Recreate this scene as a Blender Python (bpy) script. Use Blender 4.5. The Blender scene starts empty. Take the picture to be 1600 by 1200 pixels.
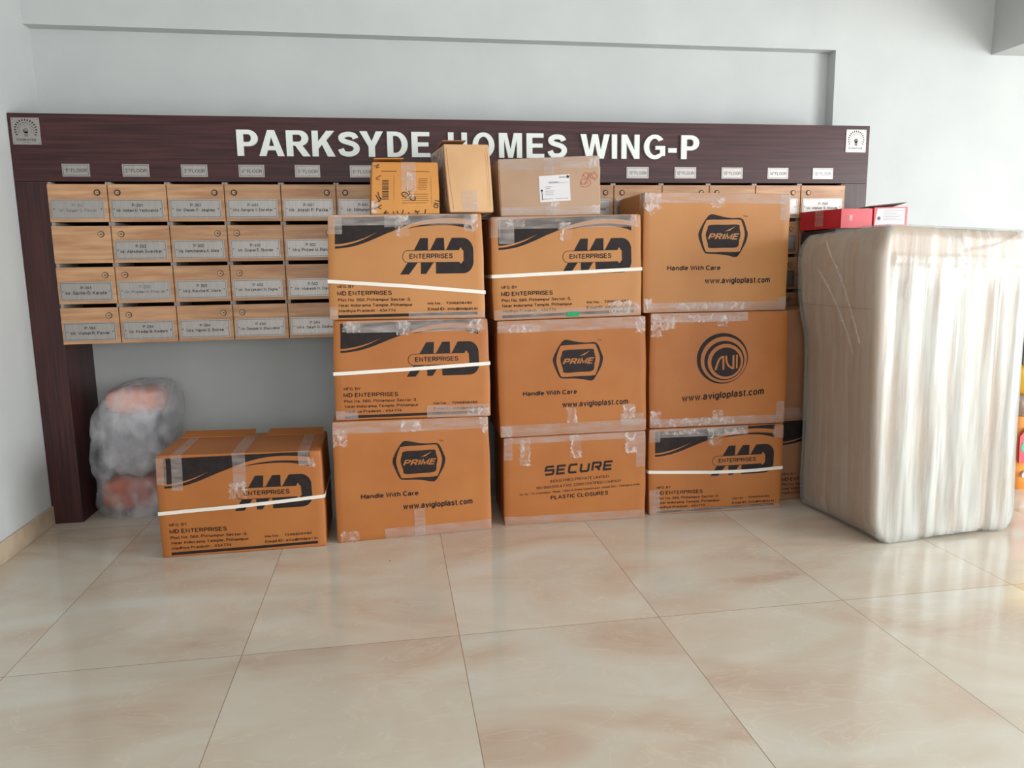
import bpy, bmesh, math, random
from mathutils import Vector, Matrix, noise
from mathutils.geometry import tessellate_polygon
random.seed(7)
SC = bpy.context.scene
COL = SC.collection
rad = math.radians

# ------------------------------------------------------------------ camera
F_PX = 1170.05
CAM = Vector((1.92882, -4.41107, 1.39354))
YAW, PITCH, ROLL = 0.157653, -0.155270, -0.015315
def cam_axes():
    cy, sy = math.cos(YAW), math.sin(YAW)
    f = Vector((sy*math.cos(PITCH), cy*math.cos(PITCH), math.sin(PITCH)))
    r = Vector((cy, -sy, 0)); u = r.cross(f)
    return (math.cos(ROLL)*r + math.sin(ROLL)*u, -math.sin(ROLL)*r + math.cos(ROLL)*u, f)
R_, U_, F_ = cam_axes()
cd = bpy.data.cameras.new('camera'); cam = bpy.data.objects.new('camera', cd); COL.objects.link(cam)
cd.sensor_width = 36.0; cd.lens = F_PX*36.0/1600.0; cd.clip_start = 0.05; cd.clip_end = 100
M4 = Matrix.Identity(4)
for i in range(3):
    M4[i][0], M4[i][1], M4[i][2], M4[i][3] = R_[i], U_[i], -F_[i], CAM[i]
cam.matrix_world = M4
SC.camera = cam

# ------------------------------------------------------------------ world, light, exposure
w = bpy.data.worlds.new('daylight'); SC.world = w; w.use_nodes = True
bg = w.node_tree.nodes['Background']; bg.inputs[0].default_value = (0.92, 0.96, 1.0, 1); bg.inputs[1].default_value = 1.0
SC.view_settings.view_transform = 'Standard'; SC.view_settings.look = 'None'
SC.view_settings.gamma = 1.0; SC.view_settings.use_curve_mapping = False
SC.view_settings.exposure = 0.25
def area(name, loc, direction, sx, sy, power, col):
    l = bpy.data.lights.new(name, 'AREA'); l.shape = 'RECTANGLE'; l.size = sx; l.size_y = sy
    l.energy = power; l.color = col
    o = bpy.data.objects.new(name, l); COL.objects.link(o); o.location = loc
    o.rotation_euler = Vector(direction).to_track_quat('-Z', 'Y').to_euler()
    return o
RX, FY, CZ = 8.6, -7.6, 3.3      # right wall, wall behind the camera, ceiling
area('daylight_right_entrance', (RX+0.05, -4.35, 1.4), (-1, 0, 0), 3.7, 2.5, 400, (0.96, 0.99, 1.0))
area('daylight_front_entrance', (6.3, FY-0.05, 1.4), (0, 1, 0), 3.8, 2.6, 84, (0.96, 0.98, 1.0))

area('fill_front_left', (2.1, FY-0.05, 1.6), (0, 1, 0), 2.6, 1.8, 42, (0.97, 0.98, 1.0))  # added fill light to lift the left-facing sides and the niche

# ------------------------------------------------------------------ materials
def lin(c):
    return tuple(((v/255.0)/12.92 if v/255.0 <= 0.04045 else ((v/255.0+0.055)/1.055)**2.4) for v in c) + (1,)
def newmat(name):
    m = bpy.data.materials.new(name); m.use_nodes = True
    nt = m.node_tree; b = nt.nodes['Principled BSDF']
    return m, nt, b
def N(nt, t, **kw):
    n = nt.nodes.new(t)
    for k, v in kw.items():
        if k.startswith('i_'):
            n.inputs[k[2:].replace('_', ' ')].default_value = v
        else: setattr(n, k, v)
    return n
def ramp(nt, stops):
    r = nt.nodes.new('ShaderNodeValToRGB')
    while len(r.color_ramp.elements) < len(stops): r.color_ramp.elements.new(0.5)
    for e, (p, c) in zip(r.color_ramp.elements, stops): e.position = p; e.color = c
    return r
def coords(nt, scale=(1, 1, 1), kind='Object'):
    tc = N(nt, 'ShaderNodeTexCoord'); mp = N(nt, 'ShaderNodeMapping'); mp.inputs['Scale'].default_value = scale
    nt.links.new(tc.outputs[kind], mp.inputs['Vector']); return mp.outputs['Vector']
def plain(name, c, rough=0.5, metal=0.0, spec=0.5, bump=0.0, bscale=60):
    m, nt, b = newmat(name)
    b.inputs['Base Color'].default_value = lin(c); b.inputs['Roughness'].default_value = rough
    b.inputs['Metallic'].default_value = metal; b.inputs['Specular IOR Level'].default_value = spec
    if bump:
        nz = N(nt, 'ShaderNodeTexNoise', i_Scale=bscale, i_Detail=4.0); nt.links.new(coords(nt), nz.inputs['Vector'])
        bp = N(nt, 'ShaderNodeBump'); bp.inputs['Strength'].default_value = bump; bp.inputs['Distance'].default_value = 0.002
        nt.links.new(nz.outputs[0], bp.inputs['Height']); nt.links.new(bp.outputs[0], b.inputs['Normal'])
    return m
def noisy(name, c1, c2, scale, mscale=(1, 1, 1), rough=0.5, metal=0.0, spec=0.5, detail=5, bump=0.15, p=(0.35, 0.65), coat=0.0, bdist=0.002):
    m, nt, b = newmat(name)
    v = coords(nt, mscale)
    nz = N(nt, 'ShaderNodeTexNoise', i_Scale=scale, i_Detail=float(detail)); nt.links.new(v, nz.inputs['Vector'])
    r = ramp(nt, [(p[0], lin(c1)), (p[1], lin(c2))]); nt.links.new(nz.outputs[0], r.inputs[0])
    nt.links.new(r.outputs[0], b.inputs['Base Color'])
    b.inputs['Roughness'].default_value = rough; b.inputs['Metallic'].default_value = metal
    b.inputs['Specular IOR Level'].default_value = spec; b.inputs['Coat Weight'].default_value = coat
    if bump:
        bp = N(nt, 'ShaderNodeBump'); bp.inputs['Strength'].default_value = bump; bp.inputs['Distance'].default_value = bdist
        nt.links.new(nz.outputs[0], bp.inputs['Height']); nt.links.new(bp.outputs[0], b.inputs['Normal'])
    return m

MAT = {}
MAT['wall'] = noisy('wall_paint', (196, 199, 199), (202, 205, 204), 2.5, rough=0.6, spec=0.25, bump=0.05)
MAT['ceiling'] = plain('ceiling_paint', (206, 209, 209), 0.8)
MAT['skirting'] = noisy('skirting_marble', (176, 156, 132), (196, 178, 154), 6, rough=0.25, bump=0)
MAT['laminate'] = noisy('dark_laminate', (48, 20, 23), (76, 38, 39), 3.0, (0.8, 1, 22), rough=0.4, spec=0.42, detail=6, bump=0.05)
MAT['laminate_v'] = noisy('dark_laminate_upright', (46, 19, 20), (70, 33, 32), 3.0, (22, 8, 0.8), rough=0.42, detail=6, bump=0.05)
MAT['door_wood'] = noisy('letterbox_wood', (176, 128, 92), (205, 160, 120), 4.0, (0.9, 1, 9), rough=0.4, detail=6, bump=0.06)
MAT['edge'] = plain('panel_edging', (168, 158, 150), 0.5)
MAT['interior'] = plain('dark_interior', (40, 28, 26), 0.8)
MAT['steel'] = noisy('brushed_steel', (168, 162, 158), (178, 172, 168), 12, (14, 1, 1), rough=0.4, metal=0.8, bump=0.0)
MAT['ink'] = plain('black_engraving', (38, 36, 36), 0.6)
MAT['engrave'] = plain('faint_engraving', (120, 116, 112), 0.6)
MAT['lock'] = plain('lock_metal', (186, 150, 118), 0.4, 0.3)
MAT['lock_dark'] = plain('lock_recess', (45, 38, 34), 0.5, 0.3)
MAT['sign'] = plain('white_acrylic', (232, 238, 232), 0.35)
MAT['print'] = noisy('dark_print', (33, 26, 26), (42, 34, 33), 30, rough=0.6, spec=0.25, bump=0.0)
MAT['print_brown'] = plain('brown_print', (56, 30, 20), 0.6, spec=0.25)
MAT['strap'] = plain('white_strap', (232, 226, 216), 0.35)
MAT['green'] = plain('green_tape', (10, 150, 90), 0.4)
MAT['paper'] = plain('white_paper', (214, 210, 214), 0.6)
MAT['red'] = noisy('red_card', (190, 32, 46), (214, 48, 62), 5, rough=0.35, bump=0.05)
MAT['red_lid'] = plain('pale_red_card', (226, 130, 118), 0.4)
MAT['grey_card'] = plain('grey_card', (128, 118, 112), 0.7)
MAT['pen'] = plain('black_marker', (34, 20, 18), 0.6)
MAT['pen_red'] = plain('red_marker', (176, 84, 62), 0.6)
MAT['frame_dark'] = plain('dark_aluminium', (70, 72, 74), 0.4, 0.6)

def cardboard(name, c1, c2, rough=0.5):
    m, nt, b = newmat(name)
    v = coords(nt)
    n1 = N(nt, 'ShaderNodeTexNoise', i_Scale=3.0, i_Detail=4.0); nt.links.new(v, n1.inputs['Vector'])
    r = ramp(nt, [(0.3, lin(c1)), (0.7, lin(c2))]); nt.links.new(n1.outputs[0], r.inputs[0])
    v2 = coords(nt, (1, 1, 0.02)); n2 = N(nt, 'ShaderNodeTexNoise', i_Scale=90.0, i_Detail=2.0); nt.links.new(v2, n2.inputs['Vector'])
    mx = N(nt, 'ShaderNodeMix', data_type='RGBA', blend_type='OVERLAY'); mx.inputs[0].default_value = 0.12
    nt.links.new(r.outputs[0], mx.inputs[6]); nt.links.new(n2.outputs[1], mx.inputs[7])
    hs = N(nt, 'ShaderNodeHueSaturation'); hs.inputs['Saturation'].default_value = 1.0
    nt.links.new(mx.outputs[2], hs.inputs['Color'])
    nt.links.new(r.outputs[0], b.inputs['Base Color'])
    b.inputs['Roughness'].default_value = rough; b.inputs['Specular IOR Level'].default_value = 0.35
    ad = N(nt, 'ShaderNodeMath', operation='MULTIPLY_ADD'); ad.inputs[1].default_value = 0.25
    nt.links.new(n2.outputs[0], ad.inputs[0]); nt.links.new(n1.outputs[0], ad.inputs[2])
    bp = N(nt, 'ShaderNodeBump'); bp.inputs['Strength'].default_value = 0.25; bp.inputs['Distance'].default_value = 0.003
    nt.links.new(ad.outputs[0], bp.inputs['Height']); nt.links.new(bp.outputs[0], b.inputs['Normal'])
    return m
MAT['card'] = cardboard('orange_cardboard', (166, 100, 49), (177, 112, 58))
MAT['card_b'] = cardboard('tan_cardboard', (180, 122, 70), (190, 133, 80))
MAT['card_pale'] = cardboard('pale_cardboard', (200, 156, 112), (212, 170, 126))
MAT['card_grey'] = cardboard('greyish_cardboard', (168, 136, 110), (180, 148, 122))
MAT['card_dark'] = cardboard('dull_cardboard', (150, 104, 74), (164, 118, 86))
MAT['card_load'] = cardboard('flat_cardboard', (172, 144, 120), (186, 158, 134))

def film(name, c, lo, hi, scale, mscale, rough=0.22, bump=0.5, bdist=0.004, p=(0.38, 0.66), detail=5, distort=0.0, layers=False):
    m, nt, b = newmat(name)
    out = nt.nodes['Material Output']
    b.inputs['Base Color'].default_value = lin(c); b.inputs['Roughness'].default_value = rough
    b.inputs['Specular IOR Level'].default_value = 0.7
    v = coords(nt, mscale)
    nz = N(nt, 'ShaderNodeTexNoise', i_Scale=scale, i_Detail=float(detail), i_Distortion=distort); nt.links.new(v, nz.inputs['Vector'])
    mr = N(nt, 'ShaderNodeMapRange'); mr.inputs[1].default_value = p[0]; mr.inputs[2].default_value = p[1]
    mr.inputs[3].default_value = lo; mr.inputs[4].default_value = hi
    nt.links.new(nz.outputs[0], mr.inputs[0])
    bp = N(nt, 'ShaderNodeBump'); bp.inputs['Strength'].default_value = bump; bp.inputs['Distance'].default_value = bdist
    nt.links.new(nz.outputs[0], bp.inputs['Height']); nt.links.new(bp.outputs[0], b.inputs['Normal'])
    tr = N(nt, 'ShaderNodeBsdfTransparent'); mx = N(nt, 'ShaderNodeMixShader')
    fac = mr.outputs[0]
    if layers:      # more film turns on the front below the cap, plus painted right-hand light
        at = N(nt, 'ShaderNodeAttribute', attribute_name='film_layers_and_light')
        m2 = N(nt, 'ShaderNodeMapRange'); m2.inputs[1].default_value = p[0]; m2.inputs[2].default_value = p[1]
        m2.inputs[3].default_value = 0.42; m2.inputs[4].default_value = 0.86; nt.links.new(nz.outputs[0], m2.inputs[0])
        mf = N(nt, 'ShaderNodeMix', data_type='FLOAT'); nt.links.new(at.outputs['Fac'], mf.inputs[0])
        nt.links.new(fac, mf.inputs[2]); nt.links.new(m2.outputs[0], mf.inputs[3]); fac = mf.outputs[0]
    nt.links.new(fac, mx.inputs[0]); nt.links.new(tr.outputs[0], mx.inputs[1]); nt.links.new(b.outputs[0], mx.inputs[2])
    nt.links.new(mx.outputs[0], out.inputs['Surface'])
    return m
MAT['tape'] = film('clear_tape', (206, 192, 186), 0.20, 0.42, 9, (1, 1, 5), rough=0.16, bump=0.7, bdist=0.004)
MAT['tape_crumple'] = film('crumpled_tape', (226, 212, 206), 0.10, 0.74, 22, (1, 1, 0.8), rough=0.16, bump=1.0, bdist=0.006, distort=1.6, p=(0.42, 0.68))
MAT['wrap'] = film('stretch_film', (196, 201, 197), 0.20, 0.40, 9, (2.4, 2.4, 0.16), rough=0.25, bump=0.35, bdist=0.008, p=(0.36, 0.60), layers=True)
MAT['bag'] = film('cloudy_plastic', (226, 226, 232), 0.12, 0.56, 7, (1, 1, 0.8), rough=0.18, bump=1.0, bdist=0.02, distort=0.3, detail=2)

# marble tiled floor
def floor_mat():
    m, nt, b = newmat('polished_marble_tiles')
    T, TY, GX, GY = 0.8, 1.6, 1.3373, -1.7211
    tc = N(nt, 'ShaderNodeTexCoord'); sx = N(nt, 'ShaderNodeSeparateXYZ'); nt.links.new(tc.outputs['Object'], sx.inputs[0])
    def mth(op, a, bv=None, c=None):
        n = N(nt, 'ShaderNodeMath', operation=op)
        for i, q in enumerate((a, bv, c)):
            if q is None: continue
            if isinstance(q, (int, float)): n.inputs[i].default_value = q
            else: nt.links.new(q, n.inputs[i])
        return n.outputs[0]
    fr, ce = [], []
    for ax, g, tt in ((0, GX, T), (1, GY, TY)):
        t = mth('DIVIDE', mth('SUBTRACT', sx.outputs[ax], g), tt)
        ce.append(mth('FLOOR', t)); f = mth('FRACT', t)
        fr.append(mth('MULTIPLY', mth('MINIMUM', f, mth('SUBTRACT', 1.0, f)), tt))
    d = mth('MINIMUM', fr[0], fr[1])
    line = mth('LESS_THAN', d, 0.0015)
    cv = N(nt, 'ShaderNodeCombineXYZ'); nt.links.new(ce[0], cv.inputs[0]); nt.links.new(ce[1], cv.inputs[1])
    wn = N(nt, 'ShaderNodeTexWhiteNoise', noise_dimensions='3D'); nt.links.new(cv.outputs[0], wn.inputs['Vector'])
    # offset the pattern tile by tile
    sc = N(nt, 'ShaderNodeVectorMath', operation='SCALE'); sc.inputs['Scale'].default_value = 13.0
    nt.links.new(wn.outputs['Color'], sc.inputs[0])
    ad = N(nt, 'ShaderNodeVectorMath', operation='ADD'); nt.links.new(tc.outputs['Object'], ad.inputs[0]); nt.links.new(sc.outputs[0], ad.inputs[1])
    mp = N(nt, 'ShaderNodeMapping'); mp.inputs['Scale'].default_value = (1.0, 1.9, 1); mp.inputs['Rotation'].default_value = (0, 0, 0.5)
    nt.links.new(ad.outputs[0], mp.inputs['Vector'])
    n1 = N(nt, 'ShaderNodeTexNoise', i_Scale=1.5, i_Detail=5.0, i_Distortion=0.9); nt.links.new(mp.outputs[0], n1.inputs['Vector'])
    r1 = ramp(nt, [(0.28, lin((196, 174, 156))), (0.42, lin((205, 191, 174))), (0.56, lin((210, 202, 187))), (0.72, lin((214, 210, 200)))])
    nt.links.new(n1.outputs[0], r1.inputs[0])
    n2 = N(nt, 'ShaderNodeTexNoise', i_Scale=2.4, i_Detail=4.0, i_Distortion=1.2); nt.links.new(mp.outputs[0], n2.inputs['Vector'])
    ab = mth('ABSOLUTE', mth('SUBTRACT', n2.outputs[0], 0.5))
    vein = N(nt, 'ShaderNodeMapRange'); nt.links.new(ab, vein.inputs[0]); vein.inputs[1].default_value = 0.0; vein.inputs[2].default_value = 0.012
    vein.inputs[3].default_value = 0.22; vein.inputs[4].default_value = 0.0
    m1 = N(nt, 'ShaderNodeMix', data_type='RGBA'); nt.links.new(vein.outputs[0], m1.inputs[0]); nt.links.new(r1.outputs[0], m1.inputs[6]); m1.inputs[7].default_value = lin((232, 222, 204))
    hs = N(nt, 'ShaderNodeHueSaturation'); nt.links.new(m1.outputs[2], hs.inputs['Color'])
    vv = N(nt, 'ShaderNodeMapRange'); nt.links.new(wn.outputs['Value'], vv.inputs[0]); vv.inputs[3].default_value = 0.94; vv.inputs[4].default_value = 1.05
    nt.links.new(vv.outputs[0], hs.inputs['Value'])
    # brown specks
    vo = N(nt, 'ShaderNodeTexVoronoi', i_Scale=2.3); nt.links.new(tc.outputs['Object'], vo.inputs['Vector'])
    sp = mth('LESS_THAN', vo.outputs['Distance'], 0.011)
    m3 = N(nt, 'ShaderNodeMix', data_type='RGBA'); nt.links.new(sp, m3.inputs[0]); nt.links.new(hs.outputs[0], m3.inputs[6]); m3.inputs[7].default_value = lin((120, 90, 66))
    m2 = N(nt, 'ShaderNodeMix', data_type='RGBA'); nt.links.new(line, m2.inputs[0]); nt.links.new(m3.outputs[2], m2.inputs[6]); m2.inputs[7].default_value = lin((150, 130, 108))
    nt.links.new(m2.outputs[2], b.inputs['Base Color'])
    b.inputs['Roughness'].default_value = 0.13; b.inputs['Specular IOR Level'].default_value = 0.55
    n3 = N(nt, 'ShaderNodeTexNoise', i_Scale=1.2, i_Detail=2.0); nt.links.new(tc.outputs['Object'], n3.inputs['Vector'])
    bp = N(nt, 'ShaderNodeBump'); bp.inputs['Strength'].default_value = 0.12; bp.inputs['Distance'].default_value = 0.02
    nt.links.new(n3.outputs[0], bp.inputs['Height']); nt.links.new(bp.outputs[0], b.inputs['Normal'])
    return m
MAT['floor'] = floor_mat()

# ------------------------------------------------------------------ helpers
def mobj(name, verts, faces, mats, parent=None, fm=None, smooth=None):
    """one mesh object; verts in world space (made relative to the parent's location)"""
    off = parent['_o'] if parent is not None and '_o' in parent else None
    o_ = Vector(off) if off is not None else Vector((0, 0, 0))
    me = bpy.data.meshes.new(name)
    me.from_pydata([tuple(Vector(v)-o_) for v in verts], [], faces)
    if not isinstance(mats, (list, tuple)): mats = [mats]
    for m in mats: me.materials.append(MAT[m] if isinstance(m, str) else m)
    if fm: me.polygons.foreach_set('material_index', fm)
    me.validate(); me.update()
    if smooth is not None:
        me.polygons.foreach_set('use_smooth', [True]*len(me.polygons)); me.set_sharp_from_angle(angle=rad(smooth))
    o = bpy.data.objects.new(name, me); COL.objects.link(o)
    if parent is not None:
        o.parent = parent; o['_o'] = tuple(o_)
    return o
def tag(o, label=None, cat=None, group=None, kind=None):
    if label: o['label'] = label
    if cat: o['category'] = cat
    if group: o['group'] = group
    if kind: o['kind'] = kind
    return o
def thing(name, loc, label, cat, group=None):
    o = bpy.data.objects.new(name, None); COL.objects.link(o); o.location = loc; o['_o'] = tuple(loc)
    o.empty_display_size = 0.1
    return tag(o, label, cat, group)
class MB:
    def __init__(s): s.v = []; s.f = []; s.m = []
    def add(s, v, f, m=0):
        n = len(s.v); s.v += [Vector(q) for q in v]; s.f += [tuple(i+n for i in q) for q in f]; s.m += [m]*len(f); return s
    def box(s, x0, y0, z0, x1, y1, z1, m=0, ch=0.0):
        if ch <= 0:
            v = [(x0, y0, z0), (x1, y0, z0), (x1, y1, z0), (x0, y1, z0), (x0, y0, z1), (x1, y0, z1), (x1, y1, z1), (x0, y1, z1)]
            return s.add(v, [(3, 2, 1, 0), (4, 5, 6, 7), (0, 1, 5, 4), (1, 2, 6, 5), (2, 3, 7, 6), (3, 0, 4, 7)], m)
        bm = bmesh.new(); bmesh.ops.create_cube(bm, size=1)
        for q in bm.verts: q.co = Vector(((x0+x1)/2+q.co.x*(x1-x0), (y0+y1)/2+q.co.y*(y1-y0), (z0+z1)/2+q.co.z*(z1-z0)))
        bmesh.ops.bevel(bm, geom=bm.edges[:], offset=ch, segments=2, affect='EDGES', profile=0.5)
        bm.verts.index_update()
        s.add([q.co.copy() for q in bm.verts], [[q.index for q in f.verts] for f in bm.faces], m); bm.free(); return s
    def cyl(s, c, ax, r, h, n=20, m=0, r2=None):
        ax = Vector(ax).normalized(); a = ax.orthogonal().normalized(); b = ax.cross(a); c = Vector(c)
        r2 = r if r2 is None else r2
        v = [c+a*math.cos(t)*r+b*math.sin(t)*r for t in [2*math.pi*i/n for i in range(n)]]
        v += [c+ax*h+a*math.cos(t)*r2+b*math.sin(t)*r2 for t in [2*math.pi*i/n for i in range(n)]]
        f = [(i, (i+1) % n, n+(i+1) % n, n+i) for i in range(n)] + [tuple(range(n))[::-1], tuple(range(n, 2*n))]
        return s.add(v, f, m)
    def build(s, name, mats, parent=None, smooth=None): return mobj(name, s.v, s.f, mats, parent, s.m, smooth)

# ---- flat 2-D artwork: (verts, faces), later mapped on a surface
def stroke2d(pts, wd, closed=False):
    """thick polyline"""
    v, f = [], []
    n = len(pts); P = [Vector(p) for p in pts]
    for i in range(n):
        if closed: a, b = P[i-1], P[(i+1) % n]
        else: a, b = P[max(i-1, 0)], P[min(i+1, n-1)]
        d1 = (P[i]-a) if (P[i]-a).length > 1e-9 else (b-P[i]); d2 = (b-P[i]) if (b-P[i]).length > 1e-9 else d1
        d1 = d1.normalized(); d2 = d2.normalized()
        t = (d1+d2); t = t.normalized() if t.length > 1e-3 else d1
        nn = Vector((-t.y, t.x)); k = 1/max(0.5, nn.dot(Vector((-d1.y, d1.x))))
        v += [tuple(P[i]+nn*wd/2*k), tuple(P[i]-nn*wd/2*k)]
    for i in range(n-1 if not closed else n):
        j = (i+1) % n; f.append((2*i, 2*i+1, 2*j+1, 2*j))
    return v, f
def smooth2d(pts, n=8, closed=True):
    """Catmull-Rom through the points"""
    out = []; m = len(pts)
    rng = range(m) if closed else range(m-1)
    for i in rng:
        if closed: p0, p1, p2, p3 = pts[i-1], pts[i], pts[(i+1) % m], pts[(i+2) % m]
        else: p0, p1, p2, p3 = pts[max(i-1, 0)], pts[i], pts[i+1], pts[min(i+2, m-1)]
        for k in range(n):
            t = k/n
            out.append(tuple(0.5*((2*p1[a])+(-p0[a]+p2[a])*t+(2*p0[a]-5*p1[a]+4*p2[a]-p3[a])*t*t+(-p0[a]+3*p1[a]-3*p2[a]+p3[a])*t**3) for a in (0, 1)))
    if not closed: out.append(tuple(pts[-1]))
    return out
_tc = {}
def arc(cx, cy, rx, ry, a0, a1, n=18): return [(cx+rx*math.cos(rad(a0+(a1-a0)*i/n)), cy+ry*math.sin(rad(a0+(a1-a0)*i/n))) for i in range(n+1)]
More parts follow.
